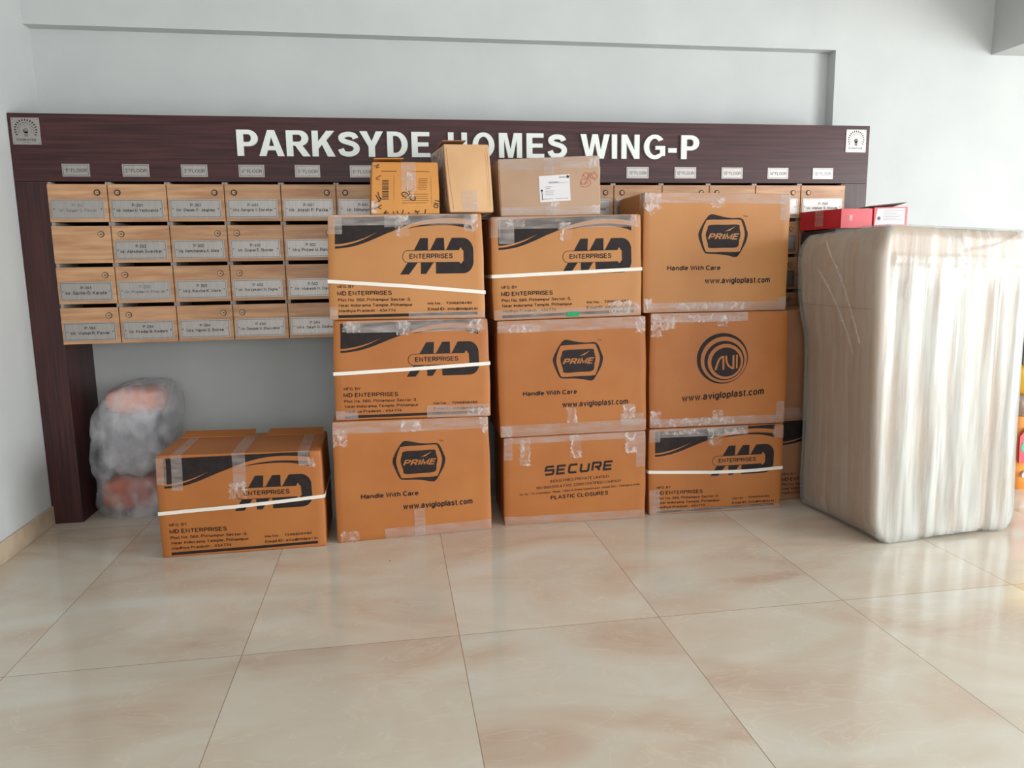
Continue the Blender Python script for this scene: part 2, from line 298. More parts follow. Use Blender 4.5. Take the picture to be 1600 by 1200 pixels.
def font():
    A = lambda cx, cy, rx, ry, a0, a1: arc(cx, cy, rx, ry, a0, a1, 8)
    o = A(.25, .35, .25, .35, 90, 450)
    g = {'A': [[(0, 0), (.36, 1), (.72, 0)], [(.12, .34), (.60, .34)]], 'B': [[(0, 0), (0, 1), (.33, 1)]+A(.33, .77, .22, .23, 80, -90)+[(0, .54)], [(.33, .54)]+A(.36, .27, .25, .27, 80, -90)+[(0, 0)]],
     'C': [A(.38, .5, .38, .5, 42, 318)], 'D': [[(0, 0), (0, 1), (.25, 1)]+A(.25, .5, .41, .5, 80, -80)+[(.25, 0), (0, 0)]], 'E': [[(.55, 1), (0, 1), (0, 0), (.57, 0)], [(0, .53), (.5, .53)]],
     'F': [[(.52, 1), (0, 1), (0, 0)], [(0, .52), (.46, .52)]], 'G': [A(.39, .5, .39, .5, 42, 330)+[(.75, .45), (.42, .45)]], 'H': [[(0, 0), (0, 1)], [(.62, 0), (.62, 1)], [(0, .52), (.62, .52)]],
     'I': [[(0, 0), (0, 1)]], 'J': [[(.4, 1), (.4, .25)]+A(.2, .22, .2, .22, 0, -170)], 'K': [[(0, 0), (0, 1)], [(.6, 1), (.03, .38)], [(.22, .58), (.64, 0)]], 'L': [[(0, 1), (0, 0), (.5, 0)]],
     'M': [[(0, 0), (0, 1), (.37, .12), (.74, 1), (.74, 0)]], 'N': [[(0, 0), (0, 1), (.62, 0), (.62, 1)]], 'O': [A(.4, .5, .4, .5, 90, 450)], 'P': [[(0, 0), (0, 1), (.33, 1)]+A(.33, .73, .25, .27, 80, -80)+[(.33, .46), (0, .46)]],
     'R': [[(0, 0), (0, 1), (.35, 1)]+A(.35, .74, .24, .26, 80, -80)+[(.35, .48), (0, .48)], [(.36, .48), (.62, 0)]],
     'S': [smooth2d([(.56, .77), (.48, .95), (.29, 1), (.10, .94), (.03, .76), (.13, .60), (.30, .52), (.50, .42), (.58, .25), (.48, .06), (.29, 0), (.09, .05), (0, .25)], 3, False)],
     'T': [[(0, 1), (.62, 1)], [(.31, 1), (.31, 0)]], 'U': [[(0, 1), (0, .3)]+A(.31, .3, .31, .3, 180, 360)+[(.62, 1)]], 'V': [[(0, 1), (.34, 0), (.68, 1)]], 'W': [[(0, 1), (.24, 0), (.47, .95), (.70, 0), (.94, 1)]],
     'X': [[(0, 0), (.62, 1)], [(0, 1), (.62, 0)]], 'Y': [[(0, 1), (.33, .45), (.66, 1)], [(.33, .45), (.33, 0)]], 'Z': [[(0, 1), (.58, 1), (0, 0), (.6, 0)]],
     'a': [smooth2d([(.04, .52), (.10, .65), (.25, .70), (.40, .65), (.45, .50)], 3, False)+[(.45, .12), (.50, 0)], smooth2d([(.45, .42), (.22, .38), (.05, .30), (0, .17), (.07, .03), (.21, 0), (.37, .06), (.45, .2)], 3, False)],
     'b': [[(0, 0), (0, 1)], o], 'c': [A(.25, .35, .25, .35, 45, 315)], 'd': [[(.5, 0), (.5, 1)], o], 'e': [[(.02, .36), (.5, .36)]+A(.25, .35, .25, .35, 5, 310)], 'f': [[(.1, 0), (.1, .8)]+A(.25, .82, .15, .18, 170, 80), [(0, .68), (.27, .68)]],
     'g': [o, [(.5, .70), (.5, -.05)]+A(.25, -.04, .25, .22, 0, -150)], 'h': [[(0, 0), (0, 1)], [(0, .42)]+A(.23, .45, .23, .25, 170, 0)+[(.46, 0)]], 'i': [[(0, 0), (0, .70)], [(0, .88), (0, 1)]], 'j': [[(.1, .70), (.1, -.15), (0, -.26)], [(.1, .88), (.1, 1)]],
     'k': [[(0, 0), (0, 1)], [(.43, .70), (.02, .27)], [(.16, .42), (.46, 0)]], 'l': [[(0, 0), (0, 1)]], 'm': [[(0, 0), (0, .70)], [(0, .45)]+A(.19, .48, .19, .22, 170, 0)+[(.38, 0)], [(.38, .45)]+A(.57, .48, .19, .22, 170, 0)+[(.76, 0)]],
     'n': [[(0, 0), (0, .70)], [(0, .42)]+A(.23, .45, .23, .25, 170, 0)+[(.46, 0)]], 'o': [o], 'p': [[(0, .70), (0, -.27)], o], 'q': [[(.5, .70), (.5, -.27)], o], 'r': [[(0, 0), (0, .70)], [(0, .4)]+A(.24, .42, .24, .28, 170, 85)],
     's': [smooth2d([(.42, .54), (.35, .67), (.21, .70), (.07, .65), (.03, .52), (.12, .42), (.23, .37), (.38, .30), (.43, .17), (.36, .04), (.21, 0), (.06, .04), (0, .17)], 3, False)], 't': [[(.12, .92), (.12, .12), (.20, 0), (.30, 0)], [(0, .68), (.29, .68)]],
     'u': [[(0, .70), (0, .25)]+A(.23, .25, .23, .25, 180, 350)+[(.46, .7)], [(.46, .7), (.46, 0)]], 'v': [[(0, .70), (.24, 0), (.48, .70)]], 'w': [[(0, .70), (.18, 0), (.36, .66), (.54, 0), (.72, .70)]], 'x': [[(0, 0), (.45, .7)], [(0, .7), (.45, 0)]],
     'y': [[(0, .70), (.25, .03)], [(.48, .70), (.22, -.12), (.13, -.25), (.02, -.26)]], 'z': [[(0, .7), (.42, .7), (0, 0), (.44, 0)]],
     '0': [A(.25, .5, .25, .5, 90, 450)], '1': [[(0, .78), (.2, 1), (.2, 0)]], '2': [smooth2d([(.02, .72), (.07, .93), (.26, 1), (.45, .92), (.5, .72), (.38, .48), (.15, .22), (0, 0)], 3, False)+[(.52, 0)]],
     '3': [smooth2d([(.02, .78), (.10, .96), (.26, 1), (.43, .93), (.46, .74), (.38, .58), (.2, .54)], 3, False), smooth2d([(.2, .54), (.42, .49), (.5, .28), (.42, .07), (.24, 0), (.06, .06), (0, .25)], 3, False)],
     '4': [[(.40, 0), (.40, 1), (0, .3), (.55, .3)]], '5': [[(.46, 1), (.10, 1), (.04, .52)]+smooth2d([(.06, .55), (.24, .64), (.44, .56), (.5, .32), (.42, .08), (.22, 0), (.05, .05), (0, .2)], 3, False)],
     '6': [smooth2d([(.46, .85), (.36, .98), (.2, .98), (.06, .8), (0, .5), (.02, .2), (.12, .03), (.27, 0), (.43, .07), (.5, .3), (.42, .54), (.26, .61), (.1, .54), (.02, .4)], 3, False)], '7': [[(0, 1), (.5, 1), (.17, 0)]],
     '8': [A(.25, .77, .21, .23, -90, 270), A(.25, .27, .25, .27, 90, 450)], '9': [smooth2d([(.04, .15), (.14, .02), (.30, .02), (.44, .2), (.5, .5), (.48, .8), (.38, .97), (.23, 1), (.07, .93), (0, .7), (.08, .46), (.24, .39), (.4, .46), (.48, .6)], 3, False)],
     '.': [[(0, -.02), (0, .1)]], ',': [[(.03, .1), (.03, 0), (0, -.14)]], ':': [[(0, 0), (0, .12)], [(0, .55), (0, .67)]], '-': [[(0, .36), (.28, .36)]],
     '@': [A(.45, .4, .45, .5, -50, 290), A(.43, .4, .2, .25, 0, 360), [(.64, .62), (.64, .25), (.75, .18)]], '&': [smooth2d([(.66, 0), (.2, .62), (.16, .85), (.3, 1), (.44, .86), (.36, .64), (.08, .42), (0, .2), (.1, .03), (.3, 0), (.5, .12), (.62, .4)], 3, False)]}
    return g
FONT_ = {}
def text2d(s, bold=0.0, shear=0.0, res=3):
    """sans-serif lettering drawn with a broad stroke"""
    k = (s, bold, shear)
    if not FONT_: FONT_.update(font())
    if k not in _tc:
        wd = 0.105+bold*2.6; x = 0.0; V = []; F = []
        for ch in s:
            if ch == ' ': x += 0.34; continue
            st = FONT_[ch]; w_ = max(p[0] for l in st for p in l); h_ = wd*0.5
            for l in st:
                v, f = stroke2d(l, wd); n = len(V)
                V += [(x+h_+p[0]*1.0+p[1]*shear, p[1]) for p in v]; F += [tuple(i+n for i in q) for q in f]
            x += w_+wd+0.085
        _tc[k] = (V, F)
    return _tc[k]
def fit(t, x0, y0, x1, y1, tilt=0.0):
    """fit text into a box: (x0,y0) lower left, (x1,y1) upper right; tilt raises the right end"""
    v, f = t
    if not v: return ([], [])
    a0 = min(p[0] for p in v); a1 = max(p[0] for p in v); b0 = min(p[1] for p in v); b1 = max(p[1] for p in v)
    return ([(x0+(p[0]-a0)/(a1-a0)*(x1-x0), y0+(p[1]-b0)/(b1-b0)*(y1-y0)+tilt*(p[0]-a0)/(a1-a0)) for p in v], f)
def poly2d(*loops):
    pts = [p for l in loops for p in l]
    tr = tessellate_polygon([[Vector((p[0], p[1], 0)) for p in l] for l in loops])
    return (pts, [tuple(t) for t in tr])
def circ(cx, cy, r, n=48): return [(cx+r*math.cos(2*math.pi*i/n), cy+r*math.sin(2*math.pi*i/n)) for i in range(n)]
def merge(lst):
    V, F = [], []
    for v, f in lst:
        n = len(V); V += list(v); F += [tuple(i+n for i in q) for q in f]
    return V, F
def gridcut(t, nx=10, ny=8):
    """cut artwork (in 0..1 coordinates) along a grid so it can follow a curved face"""
    v, f = t
    bm = bmesh.new(); vs = [bm.verts.new((p[0], p[1], 0)) for p in v]
    for q in f:
        try: bm.faces.new([vs[i] for i in q])
        except ValueError: pass
    for k in range(1, nx): bmesh.ops.bisect_plane(bm, geom=bm.verts[:]+bm.edges[:]+bm.faces[:], plane_co=(k/nx, 0, 0), plane_no=(1, 0, 0), dist=1e-6)
    for k in range(1, ny): bmesh.ops.bisect_plane(bm, geom=bm.verts[:]+bm.edges[:]+bm.faces[:], plane_co=(0, k/ny, 0), plane_no=(0, 1, 0), dist=1e-6)
    bm.verts.index_update()
    r = ([(q.co.x, q.co.y) for q in bm.verts], [tuple(x.index for x in q.verts) for q in bm.faces]); bm.free()
    return r

# ------------------------------------------------------------------ the setting
W, H, LW, GAP, DP, D2 = 4.900, 2.2214, 0.1595, 0.1152, 0.2980, 0.385
ZT = 1.876
def structure(o): return tag(o, kind='structure')
mb = MB(); mb.add([(-0.3, FY-0.4, 0), (RX+0.4, FY-0.4, 0), (RX+0.4, 0.6, 0), (-0.3, 0.6, 0)], [(0, 1, 2, 3)])
structure(mb.build('floor', 'floor'))
mb = MB().box(-0.2, FY-0.2, CZ, RX+0.2, 0.6, CZ+0.15); structure(mb.build('ceiling', 'ceiling'))
mb = MB().box(-0.15, FY-0.15, 0, 0, 0.6, CZ); structure(mb.build('wall_left', 'wall'))
# back wall: niche behind the letterboxes, with lintel above and pier at the right
NX, NZ, WY = 4.830, 2.745, 0.300
mb = MB().box(0, D2, 0, NX, D2+0.2, NZ)
mb.box(0, WY, NZ, NX, D2+0.2, CZ); mb.box(NX, WY, 0, RX, D2+0.2, CZ)
structure(mb.build('wall_back', 'wall'))
mb = MB().box(5.96, FY, 2.745, 6.30, WY, CZ); structure(mb.build('trim_1', 'wall'))      # ceiling beam
# right wall with a wide entrance
oy0, oy1, oz = -6.2, -2.5, 2.65
mb = MB().box(RX, oy1, 0, RX+0.18, 0.5, CZ).box(RX, FY-0.15, 0, RX+0.18, oy0, CZ).box(RX, oy0, oz, RX+0.18, oy1, CZ)
structure(mb.build('wall_right', 'wall'))
mb = MB()
for y in (oy0, (oy0+oy1)/2-0.03, oy1-0.06): mb.box(RX-0.02, y, 0, RX+0.03, y+0.06, oz)
mb.box(RX-0.02, oy0, oz-0.06, RX+0.03, oy1, oz); structure(mb.build('door_1', 'frame_dark'))
# wall behind the camera with a glazed front
fx0, fx1 = 4.4, 8.2
mb = MB().box(0, FY-0.15, 0, 0.8, FY, CZ).box(3.4, FY-0.15, 0, fx0, FY, CZ).box(0.8, FY-0.15, 0, 3.4, FY, 0.7).box(0.8, FY-0.15, 2.5, 3.4, FY, CZ).box(fx1, FY-0.15, 0, RX, FY, CZ).box(fx0, FY-0.15, 2.7, fx1, FY, CZ)
structure(mb.build('wall_front', 'wall'))
mb = MB()
for i in range(5):
    x = fx0+(fx1-fx0-0.06)*i/4; mb.box(x, FY-0.03, 0, x+0.06, FY+0.03, 2.7)
mb.box(fx0, FY-0.03, 2.64, fx1, FY+0.03, 2.7); structure(mb.build('window_1', 'frame_dark'))
mb = MB()
for x in (0.8, 2.07, 3.34): mb.box(x, FY-0.03, 0.7, x+0.06, FY+0.03, 2.5)
mb.box(0.8, FY-0.03, 0.7, 3.4, FY+0.03, 0.76).box(0.8, FY-0.03, 2.44, 3.4, FY+0.03, 2.5); structure(mb.build('added_window', 'frame_dark'))  # frame of the opening added for the front-left fill light
mb = MB().box(0, FY, 0, 0.014, -0.001, 0.105, ch=0.003); structure(mb.build('baseboard_left', 'skirting'))
mb = MB().box(W+0.01, WY-0.014, 0, RX, WY, 0.105, ch=0.003); structure(mb.build('baseboard_back', 'skirting'))

# ------------------------------------------------------------------ letterbox cabinet
cab = thing('mailbox_cabinet', (0, 0, 0), 'long dark brown wall unit of wooden letterboxes under a white lettered fascia', 'mailboxes')
G0 = 0.002
mb = MB().box(G0, 0, 0, LW, D2-0.003, ZT-0.001, ch=0.0015)
mb.build('upright', 'laminate_v', cab); mb = MB()
mb.box(LW+7*DP, 0.0, 0, LW+7*DP+GAP, 0.28, ZT-0.001, ch=0.0015)
mb.build('upright', 'laminate_v', cab); mb = MB()
mb.box(W-LW-0.002, 0, 0, W, WY-0.018, ZT-0.001, ch=0.0015)
mb.build('upright', 'laminate_v', cab)
mb = MB().box(G0, 0, ZT, W, WY-0.018, H, ch=0.0015); mb.build('fascia', 'laminate', cab)
def colx(k): return LW+DP*k+(GAP if k >= 7 else 0)
ROWS = [1.861-0.2175*r for r in range(4)]; DH = 0.197
mb = MB()
for a, b in ((LW, LW+7*DP), (LW+7*DP+GAP, W-LW)):
    mb.box(a, 0.27, 1.0, b, 0.285, ZT-0.002)
    for r in range(5):
        z = ZT-0.012 if r == 0 else ROWS[r-1]-DH+0.004
        mb.box(a, 0.06 if r == 0 else 0.012, z-0.004, b, 0.27, z+0.008)
mb.build('carcass', 'interior', cab)
mb = MB()
for k in range(15):
    x = colx(k)
    for xx in ((x, x+0.016), (x+DP-0.014, x+DP-0.001)): mb.box(xx[0], 0.004, 1.014, xx[1], 0.26, ZT-0.003)
mb.build('partition', 'edge', cab)
def plate_art(lines, w_, h_):
    """dark outline, two screws and text, in metres around the plate's lower left"""
    a = [stroke2d([(0.007, 0.007), (w_-0.007, 0.007), (w_-0.007, h_-0.007), (0.007, h_-0.007)], 0.0016, True)]
    for t, x0, y0, x1, y1, b in lines: a.append(fit(text2d(t, b), x0, y0, x1, y1))
    return merge(a)
NAMES = {(1, 1): 'Mr. Sagar S. Pawar', (2, 1): 'Mr. Mohan N. Yashwante', (3, 1): 'Mr. Dipak F. Jagtap', (4, 1): 'Mrs. Sangita V. Darekar', (5, 1): 'Mr. Jitesh P. Patila', (6, 1): 'Mr. Dilmelanka V.',
 (2, 2): 'Mr. Abhishek Swarnkar', (3, 2): 'Ms. Hemchandra A. Ahire', (4, 2): 'Mr. Gopal E. Bonde', (5, 2): 'Mrs. Pritee M. Rant',
 (1, 3): 'Mr. Sachin D. Karate', (2, 3): 'Mr. Pradip M. Kharde', (3, 3): 'Mrs. Kavita K. More', (4, 3): 'Mr. Suryakant G. Dighe', (5, 3): 'Mr. Mukesh N. Darji',
 (1, 4): 'Mr. Vishal R. Pawar', (2, 4): 'Mr. Pradip B. Kadam', (3, 4): 'Mrs. Nanni S. Borse', (4, 4): 'Mr. Deepak N. Shejwalkar', (5, 4): 'Mrs. Sayli G. Gidhe', (15, 1): 'Mr. Abhijit S. Shinde', (10, 1): 'Mr. Suresh N. Sarnakar'}
FAINT = {(1, 1), (2, 3)}
for k in range(15):
    for r in range(4):
        x0 = colx(k)+0.0025; x1 = colx(k)+DP-0.0025; zt = ROWS[r]; jy = random.uniform(-0.0015, 0.0015)
        fy = -0.016+jy
        d = MB().box(x0, fy, zt-DH, x1, 0.001, zt, ch=0.002).build('door', 'door_wood', cab)
        lx = x0+0.245 if ((k % 2 == 0) if k < 7 else (k % 2 == 1)) else x0+0.048
        lz = zt-0.044
        dark = (r == 0)
        l = MB().cyl((lx, fy, lz), (0, -1, 0), 0.0165, 0.0035, 24, 1, 0.0155).cyl((lx, fy-0.0035, lz), (0, -1, 0), 0.0105 if dark else 0.0135, 0.002, 20, 0)
        l.cyl((lx, fy-0.0055, lz), (0, -1, 0), 0.005 if dark else 0.003, 0.001, 12, 1 if not dark else 0).box(lx-0.002, fy-0.0065, lz-0.0014, lx+0.009, fy-0.005, lz+0.0014, 1)
        l.build('lock', ['lock', 'lock_dark'], d)
        c = (k+1, r+1)
        if c == (1, 2): continue
        px0, pz0, pw, ph = x0+0.0095, zt-0.180, 0.266, 0.101
        mbp = MB().box(px0, fy-0.003, pz0, px0+pw, fy+0.0005, pz0+ph, 0, ch=0.0008)
        no = 'P-%d0%d' % c
        L = [(no, pw*0.40, 0.061, pw*0.40+0.054*(1 if k < 9 else 1.2), 0.079, 0.03)]
        if c in NAMES:
            nm = NAMES[c]; hw = min(0.105, 0.0052*len(nm)); L.append((nm, pw/2-hw, 0.033, pw/2+hw, 0.053, 0.03))
        av, af = plate_art(L, pw, ph)
        mi = 2 if c in FAINT else 1
        mbp.add([(px0+p[0], fy-0.0034, pz0+p[1]) for p in av], af, mi)
        for sx_ in (0.016, pw-0.016): mbp.cyl((px0+sx_, fy-0.003, pz0+ph/2), (0, -1, 0), 0.003, 0.0012, 10, 1)
        mbp.build('nameplate', ['steel', 'ink', 'engrave'], d)
# floor number plates on the fascia
SUF = {1: 'st', 2: 'nd', 3: 'rd'}
for k in range(15):
    cx = colx(k)+DP/2; pw, ph = 0.136, 0.066; x0 = cx-pw/2; z0 = 1.901
    mbp = MB().box(x0, -0.004, z0, x0+pw, 0.0005, z0+ph, 0, ch=0.0008)
    n = k+1; nw = 0.010 if n < 10 else 0.018
    L = [(str(n), 0.016, 0.022, 0.016+nw, 0.042, 0.012), (SUF.get(n, 'th'), 0.018+nw, 0.033, 0.028+nw, 0.042, 0.0), ('FLOOR', 0.036+nw*0.8, 0.022, pw-0.013, 0.041, 0.012)]
    av, af = plate_art(L, pw, ph)
    mbp.add([(x0+p[0], -0.0045, z0+p[1]) for p in av], af, 1)
    mbp.build('floor_number_plate', ['steel', 'ink'], cab)
# square emblem plates in the top corners
for cx in (0.086, 4.808):
    s_ = 0.136; x0, z0 = cx-s_/2, 2.062
    mbp = MB().box(x0, -0.004, z0, x0+s_, 0.0005, z0+s_, 0, ch=0.0008)
    a = []; ccx, ccy = s_/2, 0.074
    for i in range(17):
        t = rad(-28+236*i/16); c_, s2 = math.cos(t), math.sin(t); rr = 0.050
        a.append(poly2d([(ccx+c_*(rr+dx)-s2*dy, ccy+s2*(rr+dx)+c_*dy) for dx, dy in ((-0.007, 0), (-0.002, 0.003), (0.004, 0.0032), (0.007, 0), (0.004, -0.0032), (-0.002, -0.003))]))
    for i in range(18):
        t = rad(-22+224*i/17); a.append(poly2d(circ(ccx+0.037*math.cos(t), ccy+0.037*math.sin(t), 0.0022, 8)))
    for i in range(16):
        t = rad(-16+212*i/15); a.append(poly2d(circ(ccx+0.029*math.cos(t), ccy+0.029*math.sin(t), 0.0016, 6)))
    a.append(fit(text2d('PARKSYDE', 0.02), 0.021, 0.018, s_-0.021, 0.031))
    a.append(fit(text2d('HOMES'), 0.046, 0.009, s_-0.046, 0.0125))
    av, af = merge(a); mbp.add([(x0+p[0], -0.0045, z0+p[1]) for p in av], af, 1)
    b_ = [poly2d([(ccx-0.009, 0.040), (ccx+0.009, 0.040), (ccx+0.009, 0.066), (ccx-0.009, 0.066)]), poly2d(circ(ccx, 0.070, 0.013, 20)),
          poly2d([(ccx-0.017, 0.070), (ccx-0.010, 0.064), (ccx-0.008, 0.078)])]
    bv, bf = merge(b_); mbp.add([(x0+p[0], -0.0044, z0+p[1]) for p in bv], bf, 2)
    for sx_, sz in ((0.008, 0.128), (0.128, 0.128), (0.008, 0.008), (0.128, 0.008)): mbp.cyl((x0+sx_, -0.004, z0+sz), (0, -1, 0), 0.003, 0.001, 10, 2)
    mbp.build('emblem_plate', ['steel', 'ink', 'engrave'], cab)
# raised fascia letters: bold grotesque built from outlines, one mesh each
S_ = 0.205   # stem width, cap height 1
def glyph(ch):
    s = S_; t = 0.17
    if ch == 'P': return 0.66, [[(0, 0), (s, 0), (s, 0.37), (0.36, 0.37)]+arc(0.36, 0.685, 0.30, 0.315, -90, 90)+[(0, 1)], [(s, 0.535), (0.35, 0.535)]+arc(0.35, 0.685, 0.10, 0.15, -90, 90, 10)+[(s, 0.835)]]
    if ch == 'R': return 0.74, [[(0, 0), (s, 0), (s, 0.41), (0.27, 0.41), (0.50, 0), (0.74, 0), (0.555, 0.33), (0.50, 0.41)]+arc(0.42, 0.705, 0.275, 0.295, -68, 90)+[(0, 1)], [(s, 0.565), (0.38, 0.565)]+arc(0.38, 0.70, 0.10, 0.135, -90, 90, 10)+[(s, 0.835)]]
    if ch == 'A': return 0.80, [[(0, 0), (0.215, 0), (0.275, 0.225), (0.525, 0.225), (0.585, 0), (0.80, 0), (0.51, 1), (0.29, 1)], [(0.315, 0.39), (0.485, 0.39), (0.40, 0.73)]]
    if ch == 'K': return 0.76, [[(0, 0), (s, 0), (s, 0.30), (0.325, 0.455), (0.50, 0), (0.76, 0), (0.475, 0.635), (0.745, 1), (0.48, 1), (s, 0.585), (s, 1), (0, 1)]]
    if ch == 'Y': return 0.76, [[(0.275, 0), (0.485, 0), (0.485, 0.41), (0.76, 1), (0.53, 1), (0.385, 0.61), (0.235, 1), (0, 1), (0.275, 0.41)]]
    if ch == 'D': return 0.70, [[(0, 0), (0.30, 0)]+arc(0.30, 0.5, 0.40, 0.5, -90, 90, 22)+[(0, 1)], [(s, 0.165), (0.28, 0.165)]+arc(0.28, 0.5, 0.21, 0.335, -90, 90, 16)+[(s, 0.835)]]
    if ch == 'E': return 0.62, [[(0, 0), (0.62, 0), (0.62, t), (s, t), (s, 0.425), (0.565, 0.425), (0.565, 0.59), (s, 0.59), (s, 1-t), (0.60, 1-t), (0.60, 1), (0, 1)]]
    if ch == 'H': return 0.70, [[(0, 0), (s, 0), (s, 0.43), (0.70-s, 0.43), (0.70-s, 0), (0.70, 0), (0.70, 1), (0.70-s, 1), (0.70-s, 0.61), (s, 0.61), (s, 1), (0, 1)]]
    if ch == 'M': return 0.84, [[(0, 0), (0.19, 0), (0.19, 0.76), (0.335, 0), (0.505, 0), (0.65, 0.76), (0.65, 0), (0.84, 0), (0.84, 1), (0.545, 1), (0.42, 0.34), (0.295, 1), (0, 1)]]
    if ch == 'N': return 0.70, [[(0, 0), (0.195, 0), (0.195, 0.655), (0.495, 0), (0.70, 0), (0.70, 1), (0.505, 1), (0.505, 0.36), (0.205, 1), (0, 1)]]
    if ch == 'I': return s, [[(0, 0), (s, 0), (s, 1), (0, 1)]]
    if ch == 'O': return 0.82, [arc(0.41, 0.5, 0.41, 0.515, 0, 354, 44), arc(0.41, 0.5, 0.205, 0.345, 0, 351, 30)]
    if ch == 'W': return 1.06, [[(0.215, 0), (0.415, 0), (0.53, 0.655), (0.645, 0), (0.845, 0), (1.06, 1), (0.855, 1), (0.74, 0.345), (0.63, 1), (0.43, 1), (0.32, 0.345), (0.205, 1), (0, 1)]]
    if ch == '-': return 0.32, [[(0, 0.27), (0.32, 0.27), (0.32, 0.455), (0, 0.455)]]
    if ch == 'G':
        o = arc(0.40, 0.5, 0.40, 0.515, 38, 322, 34)[:-1]; i = arc(0.40, 0.5, 0.205, 0.345, 318, 42, 24)
        return 0.79, [[(0.715, 0.81)]+o[1:]+[(0.79, 0.13), (0.79, 0.545), (0.43, 0.545), (0.43, 0.385), (0.60, 0.385), (0.60, 0.24)]+i[2:-1]+[(0.545, 0.735)]]
    if ch == 'S':
        cl = smooth2d([(0.57, 0.715), (0.50, 0.835), (0.33, 0.875), (0.165, 0.825), (0.115, 0.725), (0.17, 0.62), (0.335, 0.555), (0.50, 0.485), (0.585, 0.375), (0.57, 0.225), (0.46, 0.125), (0.315, 0.10), (0.16, 0.145), (0.085, 0.30)], 5, False)
        v, f = stroke2d(cl, 0.195); L = [v[2*i] for i in range(len(cl))]+[v[2*i+1] for i in range(len(cl))][::-1]
        return 0.68, [L]
def letter(ch, x0, z0, wx, hz, yb, dep, parent):
    wdt, loops = glyph(ch); sc = wx/wdt
    v2, f2 = poly2d(*loops); n = len(v2); mb = MB()
    P = lambda p, y: (x0+p[0]*sc, y, z0+p[1]*hz)
    v = [P(p, yb-dep) for p in v2]+[P(p, yb) for p in v2]
    f = list(f2)+[tuple(i+n for i in q)[::-1] for q in f2]; k = 0
    for l in loops:
        m = len(l)
        for i in range(m): f.append((k+i, k+(i+1) % m, n+k+(i+1) % m, n+k+i))
        k += m
    mb.add(v, f); o = mb.build('fascia_letter', 'sign', parent)
    bm = bmesh.new(); bm.from_mesh(o.data); bmesh.ops.recalc_face_normals(bm, faces=bm.faces[:]); bm.to_mesh(o.data); bm.free()
def word(s, xa, xb, z0, hz, sp):
    wd = [glyph(c)[0] for c in s]; tot = sum(wd)+sp*(len(s)-1); k = (xb-xa)/tot; x = xa
    for c, q in zip(s, wd): letter(c, x, z0, q*k, hz, 0.0, 0.016, cab); x += (q+sp)*k
for ch, xa, xb in ([('P', 1.1367, 1.2474), ('A', 1.2507, 1.3845), ('R', 1.3964, 1.523), ('K', 1.5333, 1.6577), ('S', 1.6734, 1.7886), ('Y', 1.7921, 1.9207), ('D', 1.942, 2.0559), ('E', 2.0774, 2.1816)]+[('H', 2.283, 2.3906), ('O', 2.4218, 2.5472), ('M', 2.5732, 2.7074), ('E', 2.7337, 2.8373), ('S', 2.8581, 2.9703)]+[('W', 3.0526, 3.2283), ('I', 3.242, 3.2731), ('N', 3.3004, 3.4102), ('G', 3.4378, 3.5686), ('-', 3.5885, 3.6404), ('P', 3.6684, 3.7811)]):
    letter(ch, xa, 2.012, xb-xa, 0.137, 0.0, 0.016, cab)

# ------------------------------------------------------------------ cardboard boxes
GRID = [0, 0.012, 0.05, 0.13, 0.22, 0.32, 0.42, 0.5, 0.58, 0.68, 0.78, 0.87, 0.95, 0.988, 1]
class Carton:
    def __init__(s, q, depth, side_yaw, bulge=0.006, sb=0.004, seed=0, tiltback=0.0, noise_amp=0.0022):
        s.f = [Vector(p) for p in q]; c = rad(side_yaw); s.dv = Vector((-math.sin(c), math.cos(c), 0))*depth
        s.b = bulge; s.sb = sb; s.seed = seed; s.na = noise_amp; s.tb = tiltback
        TL, TR, BR, BL = s.f; r = (BR-BL).normalized(); s.n = Vector((r.y, -r.x, 0)); s.r = r
        s.wd = (BR-BL).length; s.ht = ((TL-BL).length+(TR-BR).length)/2; s.depth = depth
    def P(s, u, v, w):
        TL, TR, BR, BL = s.f
        p = (BL*(1-u)+BR*u)*(1-v)+(TL*(1-u)+TR*u)*v + s.dv*w
        B = lambda a, b: 16*a*(1-a)*b*(1-b)
        ns = noise.noise(Vector((u*2.6+s.seed*7.1, v*2.6, s.seed*1.7)))*s.na*4*min(1, 6*min(u, 1-u, v, 1-v)+0.15)
        p = p + s.n*((B(u, v)*s.b+ns)*(1-w)**2)
        e = noise.noise(Vector((v*4+s.seed, w*3, 5.0+u)))*s.na
        p = p + s.r*((2*u-1)*(4*v*(1-v)*s.sb) + e)
        return p
    def front(s, u, v, off): return s.P(u, v, 0)+s.n*off
